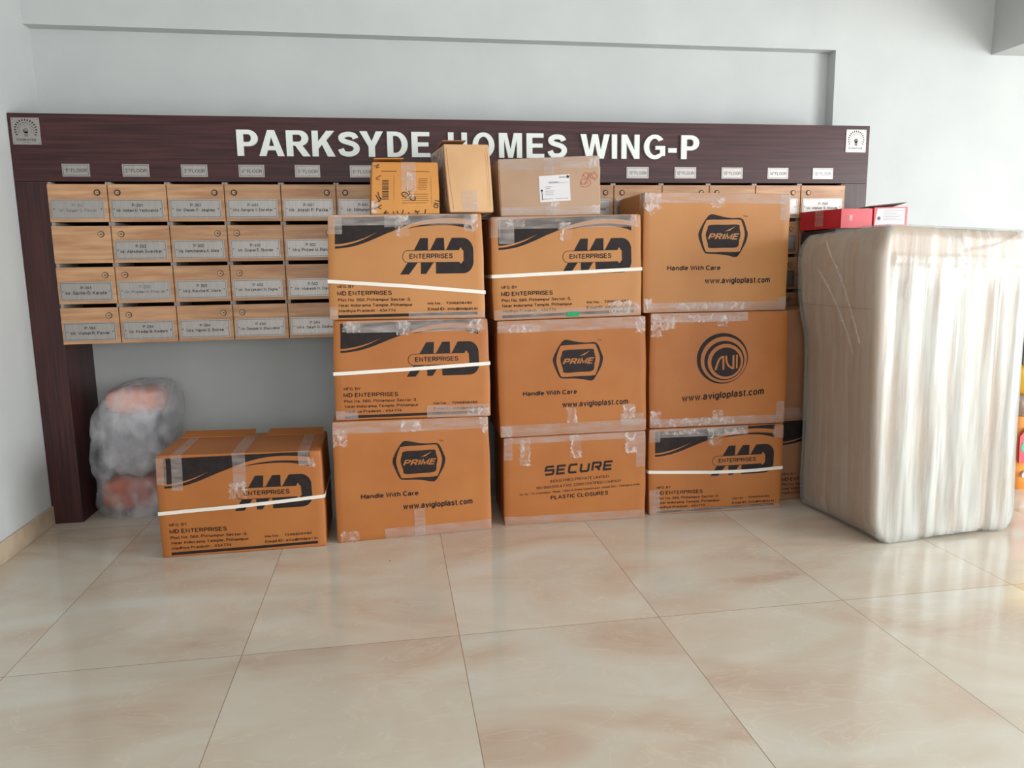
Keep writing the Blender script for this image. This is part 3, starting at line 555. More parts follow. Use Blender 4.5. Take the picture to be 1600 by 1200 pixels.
def carton_mesh(c, name, mat, parent):
    G = GRID; n = len(G); ids = {}; V = []; F = []
    def vid(i, j, k):
        key = (i, j, k)
        if key not in ids:
            a = [G[i], G[j], G[k]]; ex = [t in (0, 1) for t in a]
            if sum(ex) >= 2:
                for q, dim in ((0, c.wd), (1, c.ht), (2, c.depth)):
                    if ex[q]:
                        if q == 1 and a[1] == 0: e_ = 0.002/dim
                        else: e_ = 0.0035/dim
                        a[q] += e_ if a[q] == 0 else -e_
            ids[key] = len(V); V.append(c.P(*a))
        return ids[key]
    for a in range(n-1):
        for b in range(n-1):
            F.append((vid(a, b, 0), vid(a+1, b, 0), vid(a+1, b+1, 0), vid(a, b+1, 0)))
            F.append((vid(a, b, n-1), vid(a, b+1, n-1), vid(a+1, b+1, n-1), vid(a+1, b, n-1)))
            F.append((vid(0, a, b), vid(0, a+1, b), vid(0, a+1, b+1), vid(0, a, b+1)))
            F.append((vid(n-1, a, b), vid(n-1, a, b+1), vid(n-1, a+1, b+1), vid(n-1, a+1, b)))
            F.append((vid(a, 0, b), vid(a, 0, b+1), vid(a+1, 0, b+1), vid(a+1, 0, b)))
            F.append((vid(a, n-1, b), vid(a+1, n-1, b), vid(a+1, n-1, b+1), vid(a, n-1, b+1)))
    # bring undersides and tops flat (no sag)
    return mobj(name, V, F, mat, parent, smooth=35)
def decal(c, art, off, name, mat, parent, cut=True):
    t = gridcut(art) if cut else art
    return mobj(name, [c.front(p[0], p[1], off) for p in t[0]], t[1], mat, parent)
def tape(c, u0, v0, u1, v1, parent, mat='tape', off=0.0022, wrap_top=0.0, wrap_side=0, bot=0.0):
    nu = max(2, int((u1-u0)*(90 if mat == 'tape_crumple' else 24))+1); nv = max(2, int((v1-v0)*(70 if mat == 'tape_crumple' else 20))+1); V = []; F = []
    rows = [(v0+(v1-v0)*j/nv, 0.0) for j in range(nv+1)]
    if wrap_top > 0: rows += [(1.0, 0.02/c.depth), (1.0, wrap_top/c.depth)]
    cols = [(u0+(u1-u0)*i/nu, 0.0) for i in range(nu+1)]
    if wrap_side < 0: cols = [(0.0, 0.06/c.depth), (0.0, 0.01/c.depth)]+cols
    if wrap_side > 0: cols = cols+[(1.0, 0.01/c.depth), (1.0, 0.06/c.depth)]
    for (v, wv) in rows:
        for (u, wu) in cols:
            if mat == 'tape_crumple' and wv == 0 and wu == 0:      # ragged outline
                ju = noise.noise(Vector((v*60, u*9, c.seed)))*0.022; jv = noise.noise(Vector((u*60, v*9, c.seed+4)))*0.022
                u, v2 = min(0.998, max(0.002, u+ju)), min(0.998, max(0.004, v+jv)); p = c.P(u, v2, 0)
            else: p = c.P(u, v, max(wv, wu))
            jit = noise.noise(Vector((u*40+c.seed*3, v*40, 1.3)))*0.0012
            if wv > 0: p = p+Vector((0, 0, off)) 
            elif wu > 0: p = p+c.r*(off+0.003)*(1 if u > 0.5 else -1)
            else: p = p+c.n*(off+jit)+(Vector((0, 0, off*0.5)) if v >= 0.999 else Vector((0, 0, 0)))
            if u <= 0.001 and wu == 0 and wrap_side < 0: p = p-c.r*0.002
            if u >= 0.999 and wu == 0 and wrap_side > 0: p = p+c.r*0.002
            V.append(p)
    m = len(cols)
    for j in range(len(rows)-1):
        for i in range(m-1): F.append((j*m+i, j*m+i+1, (j+1)*m+i+1, (j+1)*m+i))
    return mobj('packing_tape', V, F, mat, parent, smooth=60)
def strap(c, pts, parent, wd=0.018):
    """pts: (u, v) across the front; then carried around both sides and the back"""
    V = []; F = []; hh = wd/c.ht/2
    path = [(0.0, pts[0][1], 1.0), (0.0, pts[0][1], 0.5), (0.0, pts[0][1], 0.02)]
    for a, b in zip(pts[:-1], pts[1:]):
        for i in range(8): path.append((a[0]+(b[0]-a[0])*i/8, a[1]+(b[1]-a[1])*i/8, 0.0))
    path += [(pts[-1][0], pts[-1][1], 0.0), (1.0, pts[-1][1], 0.02), (1.0, pts[-1][1], 0.5), (1.0, pts[-1][1], 1.0)]
    for i, (u, v, w_) in enumerate(path):
        for sgn in (-1, 1):
            for o in (0.0022, 0.0034):
                p = c.P(u, v+sgn*hh, w_)
                if w_ == 0: p = p+c.n*o
                if u <= 0.0: p = p-c.r*(o+0.0035 if w_ > 0 else 0.002)
                if u >= 1.0: p = p+c.r*(o+0.0035 if w_ > 0 else 0.002)
                V.append(p)
    for i in range(len(path)-1):
        a, b = 4*i, 4*i+4
        F += [(a+1, b+1, b+3, a+3), (a, a+2, b+2, b), (a, b, b+1, a+1), (a+2, a+3, b+3, b+2)]
    return mobj('strap', V, F, 'strap', parent)

# --- artwork. Design space: x, y(down) as read off the boxes, mapped to 0..1
def to01(t, X0, X1, YT, YB):
    v, f = t; return ([((p[0]-X0)/(X1-X0), (YB-p[1])/(YB-YT)) for p in v], f)
def tfit(s, x0, x1, yb, yt, bold=0.0, shear=0.0):
    v, f = fit(text2d(s, bold, shear), 0, 0, 1, 1)
    return ([(x0+p[0]*(x1-x0), yb+p[1]*(yt-yb)) for p in v], f)
def lerp_pts(pts, x):
    for a, b in zip(pts[:-1], pts[1:]):
        if a[0] <= x <= b[0]: return a[1]+(b[1]-a[1])*(x-a[0])/(b[0]-a[0])
    return pts[0][1] if x < pts[0][0] else pts[-1][1]
def band(top, bot, x0, x1, n=40, rows=3):
    V, F = [], []
    for i in range(n+1):
        x = x0+(x1-x0)*i/n; a, b = lerp_pts(top, x), lerp_pts(bot, x)
        for j in range(rows+1): V.append((x, a+(b-a)*j/rows))
    for i in range(n):
        for j in range(rows): k = i*(rows+1)+j; F.append((k, k+1, k+rows+2, k+rows+1))
    return V, F
def art_md():
    sm = lambda p: smooth2d(p, 8, False)
    outer = sm([(140, 378), (200, 374), (300, 358), (400, 328), (500, 288), (600, 246), (700, 214), (800, 190), (900, 168)])
    ltop = sm([(140, 340), (200, 336), (300, 316), (400, 284), (500, 240)]); lbot = sm([(140, 358), (200, 354), (300, 332), (400, 294), (500, 241)])
    rtop = sm([(620, 240), (700, 208), (800, 170), (900, 142), (1000, 124), (1100, 117), (1200, 118), (1300, 127), (1365, 138)])
    r2 = sm([(780, 206), (880, 182), (1000, 165), (1100, 160), (1200, 163), (1300, 172), (1365, 184)])
    r3 = sm([(780, 208), (880, 192), (1000, 182), (1100, 180), (1200, 185), (1300, 205), (1365, 228)])
    top = [(140, 106), (1365, 84)]
    a = [band(top, ltop, 140, 500), band(lbot, outer, 140, 500), band(top, outer, 500, 640), band(top, rtop, 640, 1365, 60), band(r2, r3, 780, 1365)]
    L = [poly2d([(890, 293), (960, 293), (955, 400), (830, 400)]), poly2d([(1035, 293), (1104, 293), (1104, 400), (975, 400)]),
         poly2d([(1175, 293), (1280, 293)]+arc(1272, 400, 92, 107, -88, 0, 14)+[(1364, 520)]+arc(1272, 505, 92, 107, 8, 90, 12)+[(1025, 612), (1025, 512), (1236, 512), (1246, 524), (1258, 520), (1262, 508), (1275, 500), (1275, 408), (1262, 400), (1258, 384), (1246, 380), (1236, 400), (1118, 400)]),
         poly2d([(772, 510), (862, 510), (785, 616), (706, 616)]), poly2d([(890, 510), (1004, 510), (936, 613), (890, 613)]),
         stroke2d([(1236, 402)]+[(775, 402)]+[(775+48*math.cos(rad(t)), 456+54*math.sin(rad(t))) for t in range(-90, -271, -15)]+[(1236, 510)], 5),
         tfit('ENTERPRISES', 788, 1176, 479, 428, 0.04)]
    T = [tfit('MFG. BY', 156, 300, 731, 702, 0.03), tfit('MD ENTERPRISES', 152, 626, 802, 755, 0.045), tfit('Plot No. 560, Pithampur Sector-3,', 156, 792, 856, 822, 0.034),
         tfit('Near Indorama Temple, Pithampur', 160, 803, 906, 872, 0.034), tfit('Madhya Pradesh - 454774', 160, 652, 956, 922, 0.034),
         tfit('Mo No. :  7206858480', 940, 1338, 893, 866, 0.034), tfit('Email ID- info@mdpet.in', 940, 1388, 950, 918, 0.034)]
    bar = [band([(155, 975), (1388, 962)], [(155, 1002), (1388, 988)], 155, 1388, 20, 1)]
    f = lambda l: to01(merge(l), 78, 1458, 80, 1022)
    return f(a), f(L), f(T[:5]), f(T[5:]), f(bar)
def art_prime():
    o = smooth2d([(772, 244), (805, 238), (870, 254), (950, 267), (1028, 267), (1058, 292), (1082, 360), (1093, 402), (1080, 465), (1050, 525), (1015, 582), (985, 592), (930, 578), (860, 568), (765, 563), (735, 548), (705, 480), (685, 410), (700, 355), (738, 285)], 5)
    i = smooth2d([(762, 284), (890, 281), (1018, 280), (1040, 300), (1058, 350), (1068, 404), (1058, 460), (1036, 528), (1014, 548), (890, 549), (762, 549), (742, 528), (722, 470), (712, 410), (724, 350), (742, 305)], 5)
    p = smooth2d([(776, 326), (895, 323), (1010, 322), (1022, 350), (1031, 402), (1022, 450), (1006, 508), (895, 514), (778, 515), (764, 480), (746, 410), (758, 360)], 4)
    L = [poly2d(o, i), poly2d(p), tfit('TM', 1052, 1086, 258, 242, 0.01)]
    K = [tfit('PRIME', 762, 1022, 446, 390, 0.05, 0.30), poly2d([(902, 378), (925, 366), (992, 334), (940, 372)])]
    T = [tfit('Handle With Care', 438, 877, 704, 657, 0.045), tfit('www.avigloplast.com', 754, 1300, 824, 764, 0.042)]
    f = lambda l: to01(merge(l), 245, 1450, 62, 1052)
    return f(L), f(T[:1]), f(K), f(T[1:])
def art_avi():
    L = [poly2d(circ(788, 512, 224, 72), circ(801, 522, 203, 72)[::-1]), poly2d(circ(805, 532, 175, 64), circ(815, 540, 156, 64)[::-1]), poly2d(circ(820, 545, 129, 56))]
    K = [stroke2d(smooth2d([(728, 612), (740, 570), (760, 520), (790, 494)], 5, False), 17), stroke2d([(796, 490), (796, 612)], 17),
         stroke2d(smooth2d([(820, 488), (825, 540), (845, 580), (884, 604)], 5, False), 17), stroke2d([(884, 486), (884, 606)], 17), stroke2d([(914, 482), (914, 604)], 15)]
    v, f = tfit('www.avigloplast.com', 438, 1165, 903, 827, 0.042); v = [(x, y-(x-438)*0.055) for x, y in v]
    f_ = lambda l: to01(merge(l), 155, 1372, 105, 1118)
    return f_(L), f_([(v, f)]), f_(K)
def art_secure():
    gl = {'S': [[(1, 1), (0.12, 1), (0, 0.84), (0, 0.54), (1, 0.54), (1, 0.12), (0.9, 0), (0, 0)]], 'E': [[(1, 1), (0, 1), (0, 0), (1, 0)], [(0, 0.5), (0.92, 0.5)]],
          'C': [[(1, 1), (0.12, 1), (0, 0.86), (0, 0.14), (0.12, 0), (1, 0)]], 'U': [[(0, 1), (0, 0.14), (0.12, 0), (0.85, 0), (1, 0.14), (1, 1)]],
          'R': [[(0, 0), (0, 1), (0.9, 1), (1, 0.9), (1, 0.6), (0.9, 0.45), (0.28, 0.45)], [(0.55, 0.45), (1, 0.0)]]}
    A = []; x = 520
    for ch in 'SECURE':
        for ln in gl[ch]:
            pts = [(x+p[0]*68+p[1]*10, 505-p[1]*68) for p in ln]
            v, f = stroke2d(pts, 19); A.append(([(a, b-(a-508)*0.034) for a, b in v], f))
        x += 104
    def tl(s, x0, x1, yb, yt, b, k=0.032):
        v, f = tfit(s, x0, x1, yb, yt, b); return ([(p[0], p[1]-(p[0]-(x0+x1)/2)*k) for p in v], f)
    T = [tl('INDUSTRIES PRIVATE LIMITED', 566, 1083, 572, 543, 0.012), tl('ISO 9001:2015 & FSSC 22000 CERTIFIED COMPANY', 443, 1196, 620, 593, 0.012),
         tl('Sy. No. : 73, Chandapur Village, Tallarum Road, Sadashivpet, Medak Dist., Telangana, India', 293, 1362, 666, 642, 0.012), tl('PLASTIC CLOSURES', 566, 1078, 723, 683, 0.05)]
    f_ = lambda l: to01(merge(l), 160, 1418, 165, 945)
    return f_(A), f_(T)
ART = {'md': [gridcut(a) for a in art_md()], 'prime': [gridcut(a) for a in art_prime()], 'avi': [gridcut(a) for a in art_avi()], 'secure': [gridcut(a) for a in art_secure()]}

BX = {
'A': (0.29, [(0.774, -0.662, 0.516), (1.549, -0.658, 0.501), (1.554, -0.658, 0.0), (0.768, -0.662, 0.0)]),
'B1': (4.16, [(1.613, -0.629, 0.636), (2.409, -0.571, 0.618), (2.415, -0.571, 0.0), (1.610, -0.629, 0.0)]),
'B2': (2.28, [(1.641, -0.608, 1.141), (2.414, -0.577, 1.134), (2.423, -0.576, 0.620), (1.631, -0.608, 0.638)]),
'B3': (0.51, [(1.640, -0.578, 1.657), (2.396, -0.571, 1.662), (2.404, -0.571, 1.135), (1.623, -0.578, 1.143)]),
'C1': (-2.02, [(2.495, -0.540, 0.487), (3.275, -0.568, 0.497), (3.278, -0.568, 0.0), (2.493, -0.540, 0.0)]),
'C2': (-2.84, [(2.471, -0.532, 1.113), (3.266, -0.571, 1.124), (3.276, -0.572, 0.499), (2.479, -0.532, 0.489)]),
'C3': (-2.64, [(2.453, -0.516, 1.648), (3.239, -0.552, 1.656), (3.249, -0.552, 1.126), (2.458, -0.516, 1.115)]),
'D1': (-1.82, [(3.309, -0.534, 0.493), (4.093, -0.559, 0.494), (4.089, -0.559, 0.0), (3.316, -0.534, 0.0)]),
'D2': (-1.91, [(3.315, -0.517, 1.132), (4.102, -0.543, 1.129), (4.107, -0.543, 0.496), (3.317, -0.517, 0.495)]),
'D3': (-0.50, [(3.277, -0.500, 1.774), (4.107, -0.507, 1.764), (4.103, -0.507, 1.131), (3.278, -0.500, 1.134)])}
GRP = 'printed cardboard cartons stacked before the letterboxes'
# key: art, material, depth, side yaw, strap, tapes, label
T_, C_ = 'tape', 'tape_crumple'
SPEC = {
'A': ('md', 'card', 0.47, 0.3, [(0, 0.44), (0.45, 0.475), (1.0, 0.53)], [(0.09, 0.66, 0.155, 1, T_, 0.44), (0.455, 0.68, 0.535, 1, T_, 0.44), (0.43, 0.56, 0.53, 0.72, C_, 0), (0.86, 0.86, 0.93, 1, T_, 0.44), (0, 0.72, 0.06, 0.98, T_, 0), (0.92, 0.84, 0.96, 0.93, C_, 0)],
   'strapped cardboard carton standing alone on the floor, left of the stacks'),
'B1': ('prime', 'card', 0.47, 1.0, None, [(0, 0.90, 1, 1, T_, 0.02), (0, 0.80, 0.09, 0.93, C_, 0), (0.43, 0.9, 0.56, 0.99, C_, 0), (0.49, 0.0, 0.56, 0.24, T_, 0), (0.02, 0.01, 0.14, 0.09, C_, 0), (0.3, 0.0, 1.0, 0.09, T_, 0), (0.95, 0.86, 1, 1, C_, 0)],
   'orange cardboard carton at the bottom of the left stack, with an oval-framed logo'),
'B2': ('md', 'card', 0.47, 1.2, [(0, 0.475), (1.0, 0.545)], [(0.08, 0.88, 0.98, 1, T_, 0.02), (0.40, 0.85, 0.48, 0.99, C_, 0), (0.87, 0.86, 0.96, 1, C_, 0), (0.06, 0.89, 0.17, 0.99, C_, 0), (0.0, 0.0, 0.14, 0.10, T_, 0), (0.58, 0.0, 0.99, 0.13, T_, 0), (0.85, 0.01, 0.99, 0.09, C_, 0)],
   'strapped cardboard carton in the middle of the left stack, strap rising slightly to the right'),
'B3': ('md', 'card_b', 0.47, 0.5, [(0, 0.375), (0.5, 0.32), (1.0, 0.25)], [(0.04, 0.90, 0.97, 1, T_, 0.02), (0, 0.82, 0.09, 1, T_, 0), (0.36, 0.88, 0.44, 0.99, T_, 0), (0.43, 0.79, 0.52, 0.99, C_, 0), (0.88, 0.83, 0.97, 0.99, C_, 0), (0, 0.0, 0.05, 0.13, T_, 0), (0.5, 0.0, 1.0, 0.07, T_, 0)],
   'cardboard carton on top of the left stack, white strap sloping down to the right'),
'C1': ('secure', 'card', 0.46, -2, None, [(0, 0.93, 1, 1, T_, 0.0), (0.11, 0.68, 0.18, 0.97, C_, 0), (0.46, 0.74, 0.54, 1, C_, 0), (0.85, 0.76, 0.93, 0.99, C_, 0), (0.93, 0.6, 1, 1, T_, 0), (0, 0, 1, 0.10, T_, 0), (0, 0.75, 0.06, 1, T_, 0)],
   'cardboard carton at the bottom of the middle stack with a blocky black word'),
'C2': ('prime', 'card', 0.46, -0.5, None, [(0, 0.90, 1, 1, T_, 0.02), (0.08, 0.90, 0.28, 0.97, C_, 0), (0.93, 0.86, 1, 0.99, C_, 0), (0, 0, 1, 0.105, T_, 0), (0.45, 0.1, 0.52, 0.24, C_, 0), (0.84, 0.12, 0.92, 0.24, C_, 0), (0.0, 0.0, 0.08, 0.1, C_, 0), (0.82, 0.06, 0.98, 0.16, T_, 0)],
   'orange cardboard carton in the middle of the central stack, with an oval-framed logo'),
'C3': ('md', 'card_b', 0.46, 0.3, [(-0.0, 0.43), (1.0, 0.465)], [(0.04, 0.88, 0.97, 1, T_, 0.02), (0.05, 0.74, 0.15, 1, T_, 0), (0, 0.8, 0.06, 1, T_, 0), (0.45, 0.76, 0.53, 0.93, C_, 0), (0.93, 0.88, 1, 1, C_, 0), (0.0, 0.0, 1.0, 0.10, T_, 0), (0.78, 0.03, 1.0, 0.15, C_, 0), (0.10, 0.90, 0.22, 0.97, C_, 0)],
   'cardboard carton on top of the middle stack with a green sticker on its lower edge'),
'D1': ('md', 'card', 0.45, 0.5, [(0, 0.51), (0.45, 0.475), (0.8, 0.47), (1.0, 0.485)], [(0, 0.9, 0.73, 1, T_, 0.0), (0.43, 0.79, 0.53, 0.98, C_, 0), (0.10, 0.93, 0.36, 0.98, C_, 0), (0.55, 0.91, 0.72, 0.98, C_, 0), (0.0, 0.85, 0.08, 1, T_, 0), (0, 0, 0.08, 0.3, T_, 0), (0, 0, 1, 0.06, T_, 0), (0.92, 0.84, 1, 0.98, T_, 0)],
   'cardboard carton at the bottom of the right stack with a crooked white strap'),
'D2': ('avi', 'card', 0.45, 0.5, None, [(0, 0.92, 0.70, 1, T_, 0.02), (0.1, 0.92, 0.64, 0.975, C_, 0), (0.0, 0.80, 0.07, 0.99, C_, 0), (0.07, 0.86, 0.17, 0.95, C_, 0), (0.48, 0.88, 0.55, 0.98, C_, 0), (0, 0, 0.98, 0.08, T_, 0), (0.06, 0.01, 0.62, 0.075, C_, 0), (0.0, 0.03, 0.08, 0.15, C_, 0), (0.46, 0.04, 0.54, 0.14, C_, 0), (0.93, 0.02, 0.99, 0.2, T_, 0)],
   'cardboard carton in the middle of the right stack, with a black ring-shaped emblem'),
'D3': ('prime', 'card_b', 0.44, 0.2, None, [(0, 0.915, 1, 1, T_, 0.02), (0, 0.86, 0.11, 0.99, C_, 0), (0.02, 0.82, 0.07, 0.9, C_, 0), (0.45, 0.88, 0.54, 0.95, C_, 0), (0.93, 0.78, 1, 0.99, T_, 0), (0, 0, 1, 0.085, T_, 0), (0.22, 0.02, 0.72, 0.08, C_, 0), (0, 0.02, 0.06, 0.12, C_, 0), (0.94, 0.01, 1, 0.12, T_, 0)],
   'cardboard carton on top of the right stack, the highest of the large printed cartons')}
CART = {}
for i, (k, (yw, q)) in enumerate(BX.items()):
    art, mat, dep, syaw, st, tapes, label = SPEC[k]
    if k[-1] in '23':
        q = [tuple(p) for p in q]
    c = Carton(q, dep, syaw, bulge=0.006 if k != 'B2' else 0.010, sb=0.003, seed=i+1); CART[k] = c
    t = thing('cardboard_carton', tuple((Vector(q[2])+Vector(q[3]))/2+c.dv/2), label, 'box', GRP)
    body = carton_mesh(c, 'carton_body', mat, t)
    A_ = ART[art]
    if art == 'md':
        decal(c, A_[0], 0.0010, 'printed_swoosh', 'print', t, False); decal(c, A_[1], 0.0010, 'printed_logo', 'print', t, False); decal(c, A_[2], 0.0010, 'printed_address', 'print_brown', t, False)
        decal(c, A_[3], 0.0010, 'printed_contact', 'print_brown', t, False); decal(c, A_[4], 0.0010, 'printed_line', 'print', t, False)
    elif art in ('prime', 'avi'):
        lg = decal(c, A_[0], 0.0008, 'printed_logo', 'print', t, False); decal(c, A_[1], 0.0010, 'printed_text', 'print', t, False)
        decal(c, A_[2], 0.0014, 'logo_lettering', mat, lg, False)
        if len(A_) > 3: decal(c, A_[3], 0.0010, 'printed_website', 'print', t, False)
    else:
        decal(c, A_[0], 0.0010, 'printed_logo', 'print', t, False); decal(c, A_[1], 0.0010, 'printed_text', 'print_brown', t, False)
    for j, (u0, v0, u1, v1, mt, wt) in enumerate(tapes):
        ws = -1 if u0 == 0 and v0 > 0.5 and k in ('D3', 'C3') else 0
        top = wt if v1 >= 1 else 0
        if k != 'A': top = min(top, 0.0)
        tape(c, max(u0, 0.002), max(v0, 0.004), min(u1, 0.998), min(v1, 0.997 if top == 0 else 1.0), t, mt, 0.0018+0.0006*(j % 4), top, ws)
    if st: strap(c, st, t)
    if k == 'C3':
        decal(c, ([(0.49, 0.015), (0.57, 0.015), (0.57, 0.062), (0.49, 0.062)], [(0, 1, 2, 3)]), 0.0048, 'green_sticker', 'green', t)
    if k == 'A':    # closed top flaps: the rear pair stands up a little
        zt = 0.512
        for (u0, u1) in ((0.03, 0.52), (0.60, 0.985)):
            p0, p1 = c.P(u0, 1, 0.80), c.P(u1, 1, 0.80); r0, r1 = c.P(u0+0.01, 1, 0.99), c.P(u1-0.01, 1, 0.99)
            lo = Vector((0, 0, 0.002)); up = Vector((0, 0, 0.020)); th = Vector((0, 0, 0.004))
            MB().add([p0+lo, p1+lo, r1+up, r0+up, p0+lo+th, p1+lo+th, r1+up+th, r0+up+th], [(3, 2, 1, 0), (4, 5, 6, 7), (0, 1, 5, 4), (1, 2, 6, 5), (2, 3, 7, 6), (3, 0, 4, 7)]).build('top_flap', mat, t)
        V = [c.P(0.03+0.94*s_/20, 1, 0.30)+Vector((0, 0, 0.0022)) for s_ in range(21)]

# ------------------------------------------------------------------ three small boxes on top
def small(q, dep, syaw, mat, label, seed, bulge=0.004):
    c = Carton(q, dep, syaw, bulge=bulge, sb=0.002, seed=seed, noise_amp=0.001)
    t = thing('small_carton', tuple((Vector(q[2])+Vector(q[3]))/2+c.dv/2), label, 'box', 'small cartons on top of the stacks')
    carton_mesh(c, 'carton_body', mat, t); return c, t
zb3 = lambda x: 1.657+(x-1.64)/(2.396-1.64)*0.005+0.001
# barcode box
q = [(1.864, -0.560, 1.911), (2.184, -0.560, 1.911), (2.187, -0.560, zb3(2.187)), (1.850, -0.560, zb3(1.85))]
MAT['card_print'] = cardboard('amber_cardboard', (196, 130, 60), (206, 144, 74))
c, t = small(q, 0.26, 3.0, 'card_print', 'small amber box with barcode and black handwriting on top of the left stack', 21)
X = lambda pts: to01(pts, 405, 930, 365, 780)
bars = []
for i in range(13):
    y = 510+i*12; h_ = (7, 5, 8, 4, 7, 6, 5, 8)[i % 8]; bars.append(poly2d([(488, y), (538, y), (538, y+h_), (488, y+h_)]))
decal(c, X(merge(bars)), 0.001, 'barcode', 'print', t)
tx = []
for j, y in enumerate((497, 512, 526, 540, 554, 568, 582, 620, 640, 655, 672, 690)):
    x0, x1 = ((755, 850) if j < 7 else (640, 850)) ; tx.append(stroke2d([(x0+random.uniform(0, 20), y), (x1-random.uniform(0, 20), y)], 3.0))
tx += [stroke2d([(478, 436), (600, 438)], 4), stroke2d([(725, 438), (858, 440)], 4), stroke2d([(580, 465), (580, 670)], 1.5), stroke2d([(868, 480), (868, 700)], 1.5)]
decal(c, X(merge(tx)), 0.001, 'printed_text', 'print_brown', t)
hw = []
def scr(pts, wd=7): hw.append(stroke2d(smooth2d(pts, 5, False), wd))
scr([(650, 640), (640, 615), (665, 605), (690, 625), (668, 645), (650, 632)]); scr([(672, 580), (700, 610), (690, 640), (712, 665), (738, 668), (740, 645), (712, 640), (690, 655)]); scr([(690, 600), (712, 590), (735, 578)])
scr([(435, 690), (480, 660), (462, 640)]); scr([(470, 680), (440, 625)]); scr([(430, 735), (485, 705)]); scr([(432, 715), (480, 735)]); scr([(455, 600), (470, 650), (485, 655)])
scr([(888, 725), (893, 705), (918, 712), (912, 730), (890, 727)]); scr([(885, 690), (925, 700)]); scr([(895, 670), (930, 680)]); scr([(480, 470), (440, 495), (470, 505)], 5); scr([(420, 400), (460, 385), (440, 410), (465, 405)], 5)
scr([(500, 770), (520, 752), (508, 772), (535, 765)]); scr([(572, 756), (578, 775)]); scr([(600, 752), (608, 776)]); scr([(650, 745), (640, 777)]); scr([(690, 765), (690, 777)]); scr([(740, 750), (760, 770), (750, 778)]); scr([(735, 765), (775, 758)]); scr([(822, 742), (815, 777)])
decal(c, X(merge(hw)), 0.0014, 'handwriting', 'pen', t)
tape(c, 0.44, 0.45, 0.66, 1.0, t, T_, 0.002, 0.1); tape(c, 0.52, 0.3, 0.62, 0.8, t, C_, 0.0026); tape(c, 0.002, 0.02, 0.10, 0.25, t, C_, 0.002)
p = [c.P(0.03, 1, 0.0), c.P(0.48, 1, 0.0), c.P(0.46, 1, 0.55), c.P(0.05, 1, 0.55)]
up = [Vector((0, 0, 0.014)), Vector((0, 0, 0.016)), Vector((0, 0, 0.003)), Vector((0, 0, 0.003))]; th = Vector((0, 0, 0.004))
MB().add([a+b for a, b in zip(p, up)]+[a+b+th for a, b in zip(p, up)], [(3, 2, 1, 0), (4, 5, 6, 7), (0, 1, 5, 4), (1, 2, 6, 5), (2, 3, 7, 6), (3, 0, 4, 7)]).build('top_flap', 'card_print', t)
# upright plain box, its left side under film
q = [(2.216, -0.560, 1.999), (2.443, -0.545, 2.001), (2.462, -0.545, 1.669), (2.240, -0.560, 1.668)]
c, t = small(q, 0.36, 7.0, 'card_pale', 'upright pale box with a bare front, right of the barcode box', 22, 0.008)
V = []; F = []
for j in range(13):
    for i in range(9):
        V.append(c.P(0, 0.03+0.95*j/12, 0.03+0.94*i/8)-c.r*(0.003+0.006*abs(noise.noise(Vector((i*0.8, j*0.8, 2))))))
for j in range(12):
    for i in range(8): F.append((j*9+i, j*9+i+1, (j+1)*9+i+1, (j+1)*9+i))
MAT['film_grey'] = film('grey_film', (190, 184, 184), 0.25, 0.9, 14, (1, 1, 1), bump=1.0, bdist=0.01, distort=0.8)
mobj('plastic_film', V, F, 'film_grey', t, smooth=60)
tape(c, 0.30, 0.02, 0.66, 0.32, t, T_, 0.002)
scp = [stroke2d([(0.05, 0.96), (0.06, 0.5), (0.09, 0.04)], 0.008), stroke2d([(0.95, 0.95), (0.94, 0.5), (0.93, 0.06)], 0.006), stroke2d([(0.9, 0.9), (0.9, 0.4), (0.88, 0.1)], 0.004)]
for cm in scp: decal(c, cm, 0.0008, 'crease_mark', 'card_dark', t)
p = [c.P(-0.02, 1, 0.0), c.P(0.50, 1, 0.0), c.P(0.48, 1, 0.55), c.P(0.0, 1, 0.55)]
MB().add([a+b for a, b in zip(p, up)]+[a+b+th for a, b in zip(p, up)], [(3, 2, 1, 0), (4, 5, 6, 7), (0, 1, 5, 4), (1, 2, 6, 5), (2, 3, 7, 6), (3, 0, 4, 7)]).build('top_flap', 'card_dark', t)
# wide greyish box with a paper label
zc3 = lambda x: 1.648+(x-2.453)/(3.239-2.453)*0.008+0.001
q = [(2.496, -0.500, 1.936), (3.028, -0.505, 1.959), (3.036, -0.505, zc3(3.036)), (2.507, -0.500, zc3(2.507))]
c, t = small(q, 0.34, 1.0, 'card_grey', 'wide greyish brown box with a white paper label and red scribble on the middle stack', 23, 0.004)
X = lambda pts: to01(pts, 150, 935, 278, 742)
pl = decal(c, X(poly2d([(455, 424), (694, 416), (697, 622), (458, 632)])), 0.0012, 'paper_label', 'paper', t)
ln = [stroke2d([(475, 590), (477, 615)], 4), stroke2d([(475, 540), (477, 615)], 5), poly2d(circ(475, 540, 9, 12)), poly2d(circ(680, 434, 12, 12)), stroke2d([(610, 438), (662, 437)], 5), tfit('DOCUMENT', 530, 608, 481, 470, 0.02), stroke2d([(530, 484), (688, 478)], 1.5)]
for y, a, b in ((512, 500, 550), (526, 500, 540), (545, 500, 570), (560, 500, 560), (575, 500, 565), (608, 470, 560), (606, 580, 640), (604, 645, 680)): ln.append(stroke2d([(a, y), (b, y-2)], 2.5))
decal(c, X(merge(ln)), 0.0018, 'label_print', 'ink', pl)
hw = []; scr([(780, 480), (800, 455), (850, 465), (855, 500), (820, 520), (785, 510), (782, 480), (800, 500), (840, 480)], 4); scr([(800, 420), (830, 450), (860, 410), (880, 445), (900, 470)], 4); scr([(790, 440), (830, 405), (870, 455), (915, 440), (890, 410)], 4); scr([(810, 500), (850, 440), (900, 400)], 4)
decal(c, X(merge(hw)), 0.0014, 'red_handwriting', 'pen_red', t)
